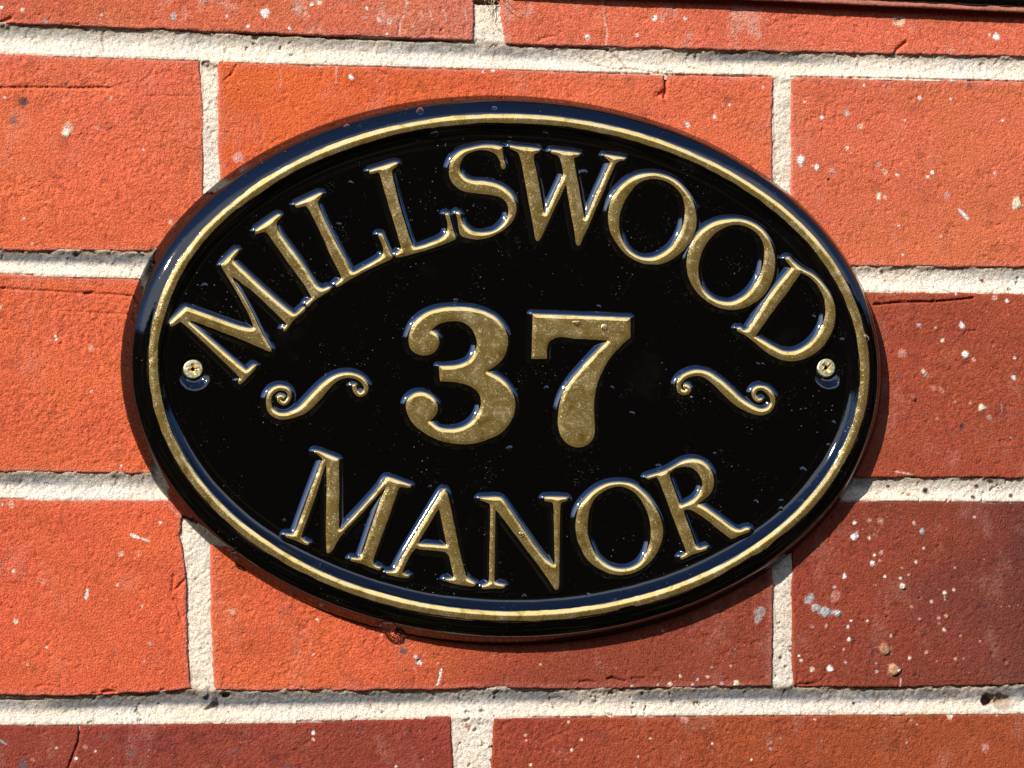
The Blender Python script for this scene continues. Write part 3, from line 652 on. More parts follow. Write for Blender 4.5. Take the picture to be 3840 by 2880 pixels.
# lump where the lower left perpend meets the bed
for px, py, r, h in ((775, 2620, 3.4, 1.6), (762, 2597, 2.4, 1.2), (798, 2622, 2.0, 1.0)):
    q = bp(px, py, 0)[0]; rr = np.hypot(X-q[0], Z-q[1])*(1+0.35*fbm(X, Z, 3, 3, 14)); H = H+h*sstep(r*1.2, r*.5, rr)
for (z, P, w, d, c) in ((Z3, [(610, 500), (700, 555), (850, 590), (920, 600), (990, 590), (1100, 603), (1240, 630), (1400, 642)], 5, .9, None), (Z3, [(700, 405), (830, 425), (940, 510), (1000, 590)], 5, .5, TAN),
                        (Z3, [(0, 390), (250, 390), (600, 408), (830, 425)], 8, .9, None), (Z2, [(0, 288), (500, 312), (1000, 335), (1700, 352)], 9, 1.3, None),
                        (Z1, [(1400, 240), (1800, 270), (2212, 292)], 8, 1.2, None), (Z2, [(2090, 420), (2040, 560)], 6, .3, TAN), (Z1, [(905, 260), (895, 340), (905, 450)], 6, .3, TAN),
                        (Z3, [(1730, 480), (1725, 600)], 5, .25, TAN), (Z3, [(1400, 642), (1900, 652), (2212, 657)], 8, 1.2, None), (Z4, [(200, 662), (700, 670), (1400, 685), (2212, 705)], 7, 1.0, None),
                        (Y3, [(330, 1020), (350, 1080), (375, 1150)], 5, .3, TAN), (Y3, [(1530, 1010), (1560, 1060), (1610, 1140)], 6, .3, TAN), (Y4, [(975, 1000), (980, 1140)], 6, .3, TAN),
                        (Y2, [(985, 1060), (1010, 1140)], 6, .3, TAN), (Y1, [(0, 1060), (200, 1066), (380, 1060)], 9, 1.2, None), (Y4, [(1530, 1020), (1640, 1070), (1740, 1050)], 6, .3, TAN)):
    Q = zp(P, z[0], z[1]); dist = np.maximum(polydist(X, Z, Q)+0.2*fbm(X, Z, 2, 3, 21), 0)
    k = np.exp(-(dist/max(w/z[1]*PXMM, .32))**2); H = H-d*k
    if c is not None: col = col*(1-.6*k[..., None])+np.array(c)*.6*k[..., None]
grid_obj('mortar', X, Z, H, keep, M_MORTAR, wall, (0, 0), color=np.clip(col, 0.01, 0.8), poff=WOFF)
# solid body of the wall behind the faces
def box_mesh(name, x0, x1, y0, y1, z0, z1):
    co = [(x, y, z) for x in (x0, x1) for y in (y0, y1) for z in (z0, z1)]
    f = [(0, 1, 3, 2), (4, 6, 7, 5), (0, 4, 5, 1), (2, 3, 7, 6), (0, 2, 6, 4), (1, 5, 7, 3)]
    me = mesh_from(name, np.array(co)*MM, f); me.polygons.foreach_set('use_smooth', np.zeros(6, bool)); return me
link('wall_core', box_mesh('wall_core', lo[0]+1, hi[0]-1, 7.5, 105, lo[1]+1, hi[1]-1), mat_simple('brick_core', (0.25, 0.1, 0.07), 0.9), wall, (0, 0, 0.18))

# ----------------------------------------------------------------------------
# oval sign
# ----------------------------------------------------------------------------
H_FIELD, H_BEAD = 7.3, 10.4
GOLD_PX = [(960, 712), (1155, 577), (1394, 495), (1611, 460), (1828, 451), (2094, 460), (2311, 499), (2484, 560), (2658, 634), (2831, 716), (2955, 810), (3077, 928), (3166, 1054), (3216, 1181), (3244, 1253), (3252, 1369), (3241, 1479), (3217, 1563), (3172, 1686), (3081, 1826), (2977, 1936), (2880, 2021), (2614, 2177), (2354, 2264), (2137, 2301), (1920, 2318), (1611, 2295), (1394, 2234), (1203, 2169), (638, 1654), (699, 1761), (780, 1863), (890, 1967), (994, 2036), (1081, 2091), (593, 1243), (582, 1339), (585, 1388), (593, 1475), (622, 1590), (614, 1148), (642, 1053), (700, 960), (773, 873), (874, 792)]
g = bp([p[0] for p in GOLD_PX], [p[1] for p in GOLD_PX], H_BEAD+0.6)/100
cf = np.linalg.lstsq(np.c_[g[:, 0]**2, g[:, 0]*g[:, 1], g[:, 1]**2, g[:, 0], g[:, 1]], np.ones(len(g)), rcond=None)[0]
Mq = np.array([[cf[0], cf[1]/2], [cf[1]/2, cf[2]]]); ctr = -np.linalg.solve(2*Mq, cf[3:5])
wq, vq = np.linalg.eigh(Mq/(1+ctr@Mq@ctr)); EA, EB_ = 100/np.sqrt(wq); CTR = ctr*100
v0 = vq[:, 0]*np.sign(vq[0, 0]); v1 = np.array([-v0[1], v0[0]])
# slight departure of the hand-finished casting from a true ellipse
def ell_pts(n, d):
    a = np.linspace(0, 2*math.pi, n, endpoint=False)[None]; d = np.asarray(d)[:, None]
    ca, sa = np.cos(a), np.sin(a)
    nx, nz = ca/EA, sa/EB_; L = np.hypot(nx, nz); nx, nz = nx/L, nz/L
    p, q = EA*ca+d*nx, EB_*sa+d*nz
    return CTR[0]+v0[0]*p+v1[0]*q, CTR[1]+v0[1]*p+v1[1]*q

sign = tag(empty('house_sign', CTR[0], CTR[1]), 'glossy black oval house sign with raised gold lettering and the number 37', 'sign')
SO = (float(CTR[0]), float(CTR[1]))
LDIM = bp(729, 1398, H_FIELD)[0]; RDIM = bp(3108, 1394, H_FIELD)[0]
LSCR = bp(725, 1384, 6.5)[0]; RSCR = bp(3099, 1379, 6.5)[0]

def prof(pts, n):
    """smooth profile through (d, h) points"""
    return catmull(pts, n, closed=False)

NA = 1200
outer = prof([(11.2, -2.5), (11.0, 0.2), (9.3, 4.2), (8.1, 6.6), (7.6, 7.25), (6.8, 8.0), (5.8, 8.75), (4.6, 9.45), (3.4, 10.0), (2.3, 10.4), (1.0, 10.7), (0, 10.7), (-1.2, 10.6), (-2.4, 10.05), (-3.2, 9.4), (-4.2, 8.5), (-5.2, 7.85), (-6.2, 7.45), (-7.2, H_FIELD), (-9.6, H_FIELD)], 5)
xa, za = ell_pts(NA, outer[:, 0]); ha = np.repeat(outer[:, 1][:, None], NA, 1)
# runs and thickness of hand-brushed gloss on the rim
ang = np.linspace(0, 2*math.pi, NA, endpoint=False)
wob = fbm(xa, za, 16, 3, 900)*0.12+fbm(xa, za, 42, 2, 901)*0.16+fbm(xa, za, 5, 3, 902)*0.05*sstep(0.0, 0.3, fbm(xa, za, 50, 2, 903))
k = sstep(11.0, 7.9, outer[:, 0])[:, None]*sstep(-7.0, -5, outer[:, 0])[:, None]
ha = ha+wob*k
xin, zin = xa[-1], za[-1]
NR = 240
s = np.linspace(1, 0.002, NR)[1:, None]
xf = CTR[0]+(xin-CTR[0])[None]*s; zf = CTR[1]+(zin-CTR[1])[None]*s
def field_h(x, z):
    h = np.full(np.shape(x), H_FIELD)
    for c in (LDIM, RDIM):
        r = np.hypot(x-c[0], z-c[1])
        h = h - 1.9*sstep(7.3, 3.0, r)
    return h+0.02*fbm(x, z, 20, 2, 77)
hf = field_h(xf, zf)
XX = np.r_[xa, xf]; ZZ = np.r_[za, zf]; HH = np.r_[ha, hf]
nrow = XX.shape[0]
i0 = (np.arange(nrow-1)*NA)[:, None]+np.arange(NA)[None]; i1 = (np.arange(nrow-1)*NA)[:, None]+((np.arange(NA)+1) % NA)[None]
q = np.stack([i0, i0+NA, i1+NA, i1], -1).reshape(-1, 4)
co = np.c_[(XX.ravel()-SO[0])*MM, -HH.ravel()*MM, (ZZ.ravel()-SO[1])*MM]
me = mesh_from('plate', co, q[:, ::-1])
me.flip_normals() if False else None
link('plate', me, M_BLACK, sign)

# the gold bead on the crest of the rim
dd = np.linspace(3.0, -3.0, 41)
xb, zb = ell_pts(2000, dd); D = np.repeat(dd[:, None], 2000, 1)
shift = 0.35*fbm(xb, zb, 60, 2, 910)
base_h = np.interp(-D, -outer[:, 0], outer[:, 1])
hb = 10.55 + 0.70*(1-np.sqrt(((D-shift)/2.45)**2+0.03)) + 0.22*fbm(xb, zb, 14, 3, 911)
blend = sstep(2.75, 2.2, np.abs(D-shift))
hb = hb*blend+(base_h-0.35)*(1-blend)
sdb = 1.8+0.34*fbm(xb, zb, 14, 3, 912)+0.2*fbm(xb, zb, 4, 3, 913)-np.abs(D-shift)
n2 = 2000; nrow = 41
i0 = (np.arange(nrow-1)*n2)[:, None]+np.arange(n2)[None]; i1 = (np.arange(nrow-1)*n2)[:, None]+((np.arange(n2)+1) % n2)[None]
q = np.stack([i0, i0+n2, i1+n2, i1], -1).reshape(-1, 4)
me = mesh_from('border_bead', np.c_[(xb.ravel()-SO[0])*MM, -hb.ravel()*MM, (zb.ravel()-SO[1])*MM], q[:, ::-1], {'sd': sdb})
link('border_bead', me, M_GOLD, sign)['label'] = 'raised gold border line round the sign'

# --- lettering: outlines of the gold faces -----------------------------------
HL = 9.2     # height of the gold faces above the wall, for tracing
GLY = []     # (name, label, zoom origin, scale, kind, contours)
def G(name, label, o, s, *cont): GLY.append((name, label, o, s, cont))
ZA, ZB, ZC, ZD, ZE = ((600, 840), 2.592), ((1080, 560), 3.072), ((1600, 500), 3.319), ((2080, 520), 3.072), ((2520, 780), 2.3694)
ZF, ZG, ZH, ZI = ((1480, 1100), 2.764), ((1940, 1100), 2.764), ((960, 1340), 4.608), ((2480, 1340), 4.608)
ZJ, ZK, ZL, ZM = ((1040, 1640), 2.9625), ((1440, 1760), 3.4558), ((1760, 1800), 3.770), ((2120, 1680), 3.0722)
ZN, ZO = ((920, 680), 2.765), ((1880, 500), 3.606)
P_, S_ = 'P', 'S'
G('letter', 'gold capital M starting the upper word', *ZA, (P_, [(95, 955), (250, 808), (270, 810), (930, 1052), (880, 895), (690, 555), (606, 425), (595, 395), (745, 245), (768, 250), (765, 275), (712, 345), (740, 385), (1070, 690), (1300, 880), (1335, 868), (1400, 803), (1415, 820), (1408, 848), (1300, 930), (1225, 1040), (1203, 1038), (1207, 1008), (1240, 975), (1215, 945), (950, 690), (840, 600), (682, 487), (795, 670), (900, 860), (985, 1040), (1085, 1210), (1088, 1238), (1062, 1240), (870, 1150), (500, 1005), (255, 918), (390, 1040), (825, 1418), (855, 1420), (915, 1365), (940, 1370), (940, 1395), (800, 1550), (780, 1558), (762, 1545), (765, 1515), (785, 1490), (600, 1310), (215, 945), (185, 955), (128, 998), (103, 988)]))
G('letter', 'gold capital I after the first M', *ZN, (P_, [(107, 512), (120, 495), (330, 350), (355, 340), (372, 355), (366, 378), (340, 400), (322, 430), (325, 460), (360, 540), (440, 650), (560, 810), (680, 990), (740, 1085), (800, 1115), (830, 1110), (875, 1090), (894, 1102), (888, 1127), (720, 1230), (660, 1295), (640, 1297), (630, 1275), (650, 1245), (692, 1215), (690, 1195), (640, 1110), (540, 960), (420, 800), (300, 630), (240, 540), (210, 520), (160, 530), (125, 545), (108, 535)]))
G('letter', 'first gold capital L of the upper word', *ZB, (P_, [(85, 640), (100, 625), (370, 500), (395, 500), (402, 520), (365, 570), (345, 605), (350, 640), (430, 830), (560, 1080), (690, 1320), (725, 1400), (760, 1420), (850, 1370), (1000, 1290), (1075, 1240), (1100, 1200), (1105, 1140), (1080, 1060), (1045, 990), (1050, 970), (1075, 968), (1100, 1000), (1140, 1090), (1180, 1180), (1212, 1235), (1205, 1255), (1090, 1310), (900, 1400), (700, 1510), (590, 1580), (560, 1582), (550, 1560), (575, 1530), (610, 1500), (620, 1470), (590, 1400), (480, 1190), (400, 990), (300, 790), (240, 670), (205, 645), (120, 670), (95, 665)]))
G('letter', 'second gold capital L, beside the S', *ZB, (P_, [(940, 250), (955, 235), (1080, 200), (1230, 150), (1265, 150), (1272, 175), (1215, 225), (1195, 255), (1205, 300), (1260, 540), (1330, 790), (1400, 1000), (1440, 1110), (1470, 1130), (1560, 1110), (1720, 1050), (1800, 1005), (1840, 950), (1850, 880), (1830, 790), (1815, 745), (1835, 730), (1860, 745), (1885, 850), (1915, 960), (1940, 1020), (1920, 1040), (1780, 1100), (1600, 1160), (1400, 1215), (1270, 1243), (1240, 1235), (1255, 1200), (1300, 1160), (1310, 1130), (1280, 1020), (1230, 850), (1160, 620), (1100, 420), (1060, 270), (1040, 260), (970, 282), (945, 275)]))
G('letter', 'gold capital S at the top of the sign', *ZC, (S_, [(560, 180), (750, 145), (860, 150), (945, 168, 1), (950, 240), (965, 320), (988, 410), (980, 435), (955, 442), (935, 420), (922, 350), (880, 270), (800, 222), (700, 205), (590, 220), (500, 262), (440, 340), (415, 410), (432, 490), (480, 548), (570, 583), (740, 600), (870, 630), (980, 690), (1070, 780), (1115, 870), (1120, 960), (1090, 1060), (1000, 1170), (880, 1250), (760, 1300), (640, 1316), (520, 1300), (445, 1275), (420, 1240, 1), (400, 1150), (385, 1050), (372, 1000), (390, 975), (413, 992), (435, 1065), (475, 1145), (545, 1205), (640, 1233), (740, 1235), (850, 1208), (940, 1140), (1000, 1060), (1025, 970), (1010, 880), (950, 810), (850, 770), (720, 752), (560, 735), (430, 700), (350, 640), (300, 560), (285, 470), (300, 370), (350, 280), (440, 215)]))
G('letter', 'gold capital W', *ZO, (P_, [(118, 178), (132, 160), (200, 175), (510, 205), (529, 225), (520, 245), (465, 270), (440, 310), (445, 370), (480, 530), (520, 730), (550, 930), (580, 1070), (595, 1080), (620, 1040), (720, 830), (835, 580), (848, 545), (830, 450), (805, 340), (770, 295), (700, 275), (678, 255), (684, 230), (705, 222), (1060, 265), (1070, 288), (1050, 305), (990, 320), (985, 350), (1005, 480), (1050, 720), (1090, 960), (1130, 1140), (1145, 1145), (1180, 1080), (1290, 820), (1400, 580), (1478, 400), (1470, 370), (1415, 322), (1398, 305), (1410, 288), (1440, 295), (1665, 325), (1684, 345), (1670, 365), (1600, 372), (1550, 410), (1500, 520), (1400, 760), (1280, 1020), (1190, 1240), (1100, 1430), (1072, 1510), (1045, 1517), (1018, 1490), (1010, 1400), (970, 1200), (930, 980), (900, 780), (885, 690), (870, 700), (780, 900), (690, 1090), (620, 1240), (550, 1390), (517, 1450), (485, 1453), (463, 1420), (430, 1200), (380, 930), (330, 680), (290, 430), (255, 290), (230, 250), (140, 215), (120, 198)]))
G('letter', 'first gold capital O after the W', *ZD, (S_, [(1090, 400), (1250, 415), (1390, 480), (1500, 580), (1590, 710), (1635, 870), (1630, 1030), (1570, 1180), (1480, 1290), (1370, 1380), (1230, 1440), (1100, 1445), (960, 1410), (830, 1330), (720, 1200), (640, 1050), (622, 880), (650, 730), (720, 600), (830, 490), (950, 425)]), (S_, [(1150, 458), (1270, 482), (1380, 545), (1460, 630), (1500, 740), (1505, 870), (1490, 980), (1440, 1110), (1360, 1230), (1250, 1320), (1120, 1370), (1000, 1365), (880, 1305), (800, 1200), (752, 1060), (750, 900), (790, 760), (870, 620), (960, 520), (1060, 470)]))
G('letter', 'second gold capital O, touching the D', *ZE, (S_, [(600, 98), (700, 125), (800, 190), (870, 280), (912, 400), (918, 530), (890, 650), (820, 770), (720, 850), (610, 895), (500, 900), (380, 865), (270, 790), (190, 690), (145, 590), (135, 480), (155, 370), (210, 260), (300, 170), (400, 120), (500, 100)]), (S_, [(600, 146), (700, 180), (780, 245), (820, 330), (825, 430), (800, 560), (740, 680), (640, 785), (540, 833), (440, 830), (340, 785), (270, 705), (242, 610), (240, 500), (265, 400), (320, 300), (400, 215), (500, 160)]))
G('letter', 'gold capital D ending the upper word', *ZE, (S_, [(1012, 448), (1028, 436), (1080, 480), (1160, 542), (1250, 590), (1330, 660), (1400, 750), (1445, 850), (1455, 950), (1435, 1070), (1380, 1180), (1300, 1270), (1190, 1335), (1060, 1360), (930, 1330), (820, 1260), (720, 1175), (640, 1118), (590, 1088), (582, 1068), (600, 1062), (640, 1088), (680, 1070, 1), (760, 950), (900, 735), (1068, 527, 1), (1035, 485)]), (S_, [(1152, 572, 1), (1230, 615), (1310, 705), (1358, 810), (1370, 900), (1350, 1020), (1290, 1130), (1200, 1220), (1090, 1272), (1000, 1272), (900, 1230), (810, 1178), (742, 1142, 1), (900, 920), (1050, 715)]))
G('numeral', 'large gold numeral 3 in the middle', *ZF, (S_, [(150, 500), (165, 400), (205, 310), (275, 240), (380, 182), (500, 152), (640, 143), (800, 153), (940, 190), (1060, 260), (1140, 360), (1177, 470), (1165, 580), (1120, 680), (1040, 755), (965, 808, 1), (1080, 868), (1180, 960), (1240, 1070), (1252, 1200), (1210, 1320), (1120, 1430), (980, 1510), (820, 1555), (660, 1558), (500, 1530), (340, 1460), (220, 1370), (150, 1270), (122, 1170), (145, 1090), (210, 1040), (290, 1028), (370, 1060), (430, 1120), (447, 1200), (415, 1275), (368, 1322, 1), (450, 1385), (580, 1408), (700, 1390), (800, 1330), (870, 1240), (900, 1150), (885, 1050), (820, 980), (720, 935), (600, 915), (478, 910, 1), (470, 830), (466, 755, 1), (560, 755), (680, 738), (780, 690), (840, 600), (860, 520), (840, 430), (790, 350), (710, 300), (600, 285), (490, 305), (420, 345), (388, 380), (440, 420), (467, 490), (450, 560), (400, 620), (310, 642), (220, 615), (168, 565)]))
G('numeral', 'large gold numeral 7 in the middle', *ZG, (S_, [(165, 215, 1), (1177, 253, 1), (1174, 460, 1), (1080, 540), (980, 650), (890, 800), (830, 950), (802, 1100), (800, 1280), (805, 1420), (780, 1520), (710, 1580), (630, 1592), (530, 1560), (460, 1480), (430, 1380), (430, 1260), (450, 1130), (500, 1000), (580, 880), (690, 750), (800, 630), (900, 530), (940, 488, 1), (800, 478), (600, 467), (400, 460), (345, 490), (315, 550), (308, 674, 1), (155, 674, 1), (160, 440)]))
G('letter', 'gold capital M starting the lower word', *ZJ, (P_, [(413, 158), (435, 140), (680, 235), (690, 250), (688, 300), (690, 500), (687, 800), (685, 1065), (830, 900), (1000, 720), (1150, 550), (1215, 448), (1232, 440), (1480, 525), (1492, 545), (1475, 563), (1370, 545), (1350, 570), (1290, 750), (1180, 1050), (1080, 1320), (1065, 1390), (1090, 1430), (1150, 1445), (1157, 1465), (1135, 1480), (950, 1400), (830, 1372), (818, 1352), (835, 1338), (900, 1350), (930, 1330), (960, 1260), (1060, 960), (1150, 700), (1217, 548), (1195, 560), (1050, 720), (900, 890), (750, 1040), (690, 1120), (612, 1262), (582, 1290), (552, 1286), (546, 1150), (551, 800), (554, 400), (549, 290), (530, 320), (440, 620), (340, 900), (280, 1060), (270, 1110), (300, 1150), (350, 1170), (357, 1190), (335, 1202), (230, 1150), (110, 1112), (90, 1090), (105, 1072), (170, 1082), (210, 1050), (290, 820), (400, 520), (490, 290), (510, 245), (490, 215), (430, 175)]))
G('letter', 'gold capital A of the lower word', *ZK, (P_, [(772, 255), (800, 260), (832, 330), (882, 560), (950, 900), (1010, 1180), (1060, 1370), (1090, 1420), (1180, 1470), (1197, 1495), (1170, 1517), (1020, 1500), (840, 1460), (798, 1440), (805, 1418), (850, 1420), (900, 1410), (910, 1380), (885, 1270), (838, 1067), (640, 1050), (480, 1040), (418, 1010), (350, 1100), (270, 1260), (245, 1330), (270, 1360), (330, 1370), (335, 1395), (310, 1407), (200, 1390), (50, 1362), (33, 1340), (50, 1323), (120, 1325), (160, 1290), (250, 1110), (400, 860), (560, 600), (700, 370)]), (P_, [(718, 490), (750, 640), (800, 880), (822, 992), (700, 982), (560, 970), (436, 968), (520, 830), (620, 660)]))
G('letter', 'gold capital N of the lower word', *ZL, (P_, [(153, 267), (165, 247), (250, 245), (430, 236), (490, 288), (600, 450), (760, 680), (930, 930), (1080, 1120), (1195, 1200), (1212, 1180), (1213, 1000), (1205, 700), (1200, 340), (1170, 310), (1080, 297), (1063, 265), (1080, 238), (1380, 243), (1400, 265), (1385, 292), (1320, 310), (1290, 350), (1282, 700), (1277, 1100), (1272, 1500), (1262, 1547), (1220, 1547), (1190, 1500), (1050, 1290), (870, 1050), (650, 760), (480, 530), (373, 405), (370, 430), (367, 800), (362, 1200), (358, 1410), (385, 1460), (500, 1480), (517, 1500), (495, 1532), (340, 1525), (210, 1542), (180, 1525), (190, 1493), (270, 1465), (290, 1420), (293, 1000), (303, 600), (308, 350), (280, 325), (180, 290)]))
G('letter', 'gold capital O of the lower word', *ZM, (S_, [(640, 395), (780, 420), (900, 510), (1000, 620), (1080, 760), (1125, 900), (1120, 1050), (1060, 1200), (960, 1330), (830, 1420), (680, 1460), (540, 1450), (400, 1390), (270, 1290), (180, 1140), (130, 980), (130, 820), (170, 680), (260, 560), (380, 460), (500, 410)]), (S_, [(640, 440), (760, 482), (860, 572), (930, 690), (975, 820), (990, 950), (980, 1100), (930, 1230), (850, 1330), (740, 1385), (620, 1390), (490, 1350), (380, 1260), (310, 1140), (265, 1000), (262, 840), (285, 700), (345, 580), (440, 500), (540, 453)]))
G('letter', 'gold capital R ending the lower word', *ZM, (P_, [(938, 338), (955, 323), (1130, 275), (1250, 215), (1350, 150), (1460, 122), (1570, 142), (1660, 212), (1710, 310), (1717, 420), (1680, 520), (1610, 590), (1530, 645), (1565, 652), (1680, 730), (1830, 840), (1950, 930), (2030, 948), (2080, 918), (2122, 918), (2140, 940), (2120, 967), (2000, 1010), (1930, 1047), (1900, 1037), (1780, 940), (1640, 830), (1500, 730), (1430, 702), (1358, 715), (1420, 880), (1480, 1050), (1510, 1130), (1550, 1160), (1630, 1130), (1647, 1150), (1630, 1177), (1500, 1215), (1360, 1282), (1333, 1277), (1333, 1250), (1390, 1220), (1395, 1180), (1350, 1060), (1260, 830), (1170, 580), (1100, 400), (1065, 340), (1050, 335), (970, 362), (943, 354)]), (P_, [(1192, 300), (1260, 242), (1350, 212), (1450, 217), (1530, 272), (1580, 350), (1590, 430), (1560, 510), (1490, 590), (1400, 638), (1332, 665), (1300, 590), (1240, 430)]))
SCROLL = [('scroll', 'gold scroll flourish left of the number', ZH, [(480, 700, 24), (425, 680, 34), (400, 715, 30), (425, 765, 30), (490, 795, 30), (555, 745, 32), (585, 650, 32), (540, 560, 34), (430, 528, 38), (310, 570, 42), (240, 670, 40), (228, 800, 42), (270, 930, 46), (380, 1005, 50), (520, 1015, 50), (680, 970, 58), (830, 890, 72), (960, 770, 80), (1090, 630, 78), (1220, 490, 66), (1380, 365, 52), (1560, 310, 42), (1720, 325, 38), (1850, 405, 38), (1910, 520, 36), (1885, 605, 32), (1810, 645, 30), (1735, 595, 32), (1700, 500, 32)]),
          ('scroll', 'gold scroll flourish right of the number', ZI, [(430, 505, 40), (478, 545, 42), (430, 605, 38), (340, 585, 38), (310, 470, 38), (370, 365, 42), (500, 292, 44), (640, 268, 48), (780, 300, 54), (920, 390, 62), (1060, 510, 72), (1200, 645, 76), (1340, 770, 72), (1480, 855, 66), (1620, 920, 58), (1760, 945, 50), (1880, 890, 42), (1935, 790, 36), (1925, 690, 42), (1860, 595, 42), (1760, 530, 32), (1650, 545, 36), (1608, 615, 32), (1635, 700, 34), (1690, 745, 26), (1735, 732, 22)])]

def relief(sd, X, Z, seed, flank=2.3, hg=1.4, bevel=1.3, rise=0.36, wavy=0.0):
    # black flank at about 45 degrees with a small foot; gold: planed bevel and a nearly flat face
    t = sd+flank
    u = np.clip(t/flank, 0, 1); foot = 1-(1-u)**1.65
    tb = np.maximum(sd, 0)
    x = tb/bevel
    face = hg+rise*np.where(x < 0.75, x, np.where(x < 1.25, 1-(1.25-x)**2, 1.0))
    H = np.where(sd < 0, foot*hg, face)+np.where(t < 0, t*0.6, 0)
    if wavy: H = H+np.clip(sd/1.5, 0, 1)*wavy*fbm(X*1.5+Z*0.6, Z*0.7-X*0.3, 7, 4, seed)
    H = H+np.clip(sd+0.5, 0, 1)*0.05*fbm(X, Z, 6, 3, seed+1)
    return H

def make_relief(name, label, X, Z, sd, seed, step, big=False):
    flank = 2.3
    H = relief(sd, X, Z, seed, flank=flank, wavy=0.16 if big else 0.05)
    H = smooth(H, 2)
    H = H + field_h(X, Z) - 0.10
    mask = sd > -flank-0.35
    sdg = sd+0.10*fbm(X, Z, 6, 3, seed+5)
    org = (float(X.mean()), float(Z.mean()))
    o = grid_obj(name, X, Z, H, mask, M_GOLD, sign, org, attrs={'sd': sdg}, poff=SO)
    o['label'] = label
    return o

for gi, (name, label, o, s_, cont) in enumerate(GLY):
    C = []
    for kind, pts in cont:
        if kind == 'P':
            P = chaikin(zp(pts, o, s_, HL), 3, 0.21)
        else:
            Q = catmull(pts, 14); P = bp(o[0]+Q[:, 0]/s_, o[1]+Q[:, 1]/s_, HL)
        C.append(P)
    allp = np.vstack(C); st_ = 0.17
    X, Z = np.meshgrid(np.arange(allp[:, 0].min()-3.2, allp[:, 0].max()+3.2, st_), np.arange(allp[:, 1].min()-3.2, allp[:, 1].max()+3.2, st_))
    make_relief(name, label, X, Z, sdf_poly(X, Z, C), 1000+gi*13, st_, big=(name == 'numeral'))

for si, (name, label, z, pts) in enumerate(SCROLL):
    Q = catmull([p[:2] for p in pts], 24, closed=False)
    rr = np.interp(np.linspace(0, len(pts)-1, len(Q)), np.arange(len(pts)), [p[2] for p in pts])/z[1]*PXMM*0.97
    W = bp(z[0][0]+Q[:, 0]/z[1], z[0][1]+Q[:, 1]/z[1], HL)
    X, Z = np.meshgrid(np.arange(W[:, 0].min()-4.5, W[:, 0].max()+4.5, .17), np.arange(W[:, 1].min()-4.5, W[:, 1].max()+4.5, .17))
    sd = np.full(X.shape, -1e3)
    for k in range(len(W)):
        np.maximum(sd, rr[k]-np.hypot(X-W[k, 0], Z-W[k, 1]), out=sd)
    make_relief(name, label, X, Z, sd, 1700+si*13, .17)

# --- countersunk cross-head screws -------------------------------------------
for (c, rot, label) in ((LSCR, 12, 'cross-head screw in the left end of the sign'), (RSCR, 40, 'cross-head screw in the right end of the sign')):
    stp = 0.07; Rr = 3.95
    u, v = np.meshgrid(np.arange(-4.4, 4.4, stp), np.arange(-4.4, 4.4, stp))
    r = np.hypot(u, v); a = math.radians(rot)
    p, q_ = u*math.cos(a)+v*math.sin(a), -u*math.sin(a)+v*math.cos(a)
    arm = np.maximum(np.minimum(0.55-np.abs(p), 2.35-np.abs(q_)), np.minimum(0.55-np.abs(q_), 2.35-np.abs(p)))
    rec = sstep(-0.05, 0.12, arm)
    H = 6.55+0.12*np.sqrt(np.clip(1-(r/Rr)**2, 0, 1))-0.35*sstep(Rr-0.5, Rr, r)-5.0*sstep(Rr, Rr+0.18, r)
    dp = 1.7*np.clip(1-r/3.4, 0.15, 1)
    H = H-rec*dp
    H = H+0.05*sstep(0.25, 0.0, np.abs(arm+0.1))
    o = grid_obj('screw', u+c[0], v+c[1], H, r < 4.2, M_SCREW, sign, (float(c[0]), float(c[1])), attrs={'rec': rec}, poff=SO)
    o['label'] = label

# ----------------------------------------------------------------------------
# water left on the sign
# ----------------------------------------------------------------------------
def plate_h(x, z):
    a0, a1 = (x-CTR[0])*v0[0]+(z-CTR[1])*v0[1], (x-CTR[0])*v1[0]+(z-CTR[1])*v1[1]
    lo_, hi_ = -60.0, 14.0
    for _ in range(40):
        m_ = (lo_+hi_)/2
        if (a0/(EA+m_))**2+(a1/(EB_+m_))**2 > 1: lo_ = m_
        else: hi_ = m_
    h = float(np.interp(-m_, -outer[:, 0], outer[:, 1]))
    return h+(0.75*(1-abs(m_)/2.45) if abs(m_) < 2.4 else 0)

def drop(px, py, r, h0, label, sx=1.0, sz=1.0, hh=0.55, group='water droplets on the sign'):
    if h0 is None: h0 = plate_h(*bp(px, py, 8.0)[0])
    c = bp(px, py, h0+0.3)[0]; R = r*PXMM
    nu, nv = 28, 12
    co = []; f = []
    th = np.linspace(0, 2*math.pi, nu, endpoint=False)
    for k in range(nv):
        ph = k/(nv-1)*math.pi/2
        rad = math.cos(ph); hz = math.sin(ph)
        for t in th:
            w = 1+0.10*math.sin(2*t+px)+0.06*math.sin(3*t+py)
            co.append((R*sx*rad*w*math.cos(t), -(hz*R*hh), R*sz*rad*w*math.sin(t)-0.12*R*hz))
    for k in range(nv-1):
        for t in range(nu):
            a, b_ = k*nu+t, k*nu+(t+1) % nu
            f.append((a, b_, b_+nu, a+nu))
    me = mesh_from('water_droplet', np.array(co)*MM, np.array(f)[:, ::-1])
    o = link('water_droplet', me, M_WATER, None, (c[0]*MM, -(h0-0.08)*MM, c[1]*MM))
    return tag(o, label, 'droplet', group)
F = H_FIELD
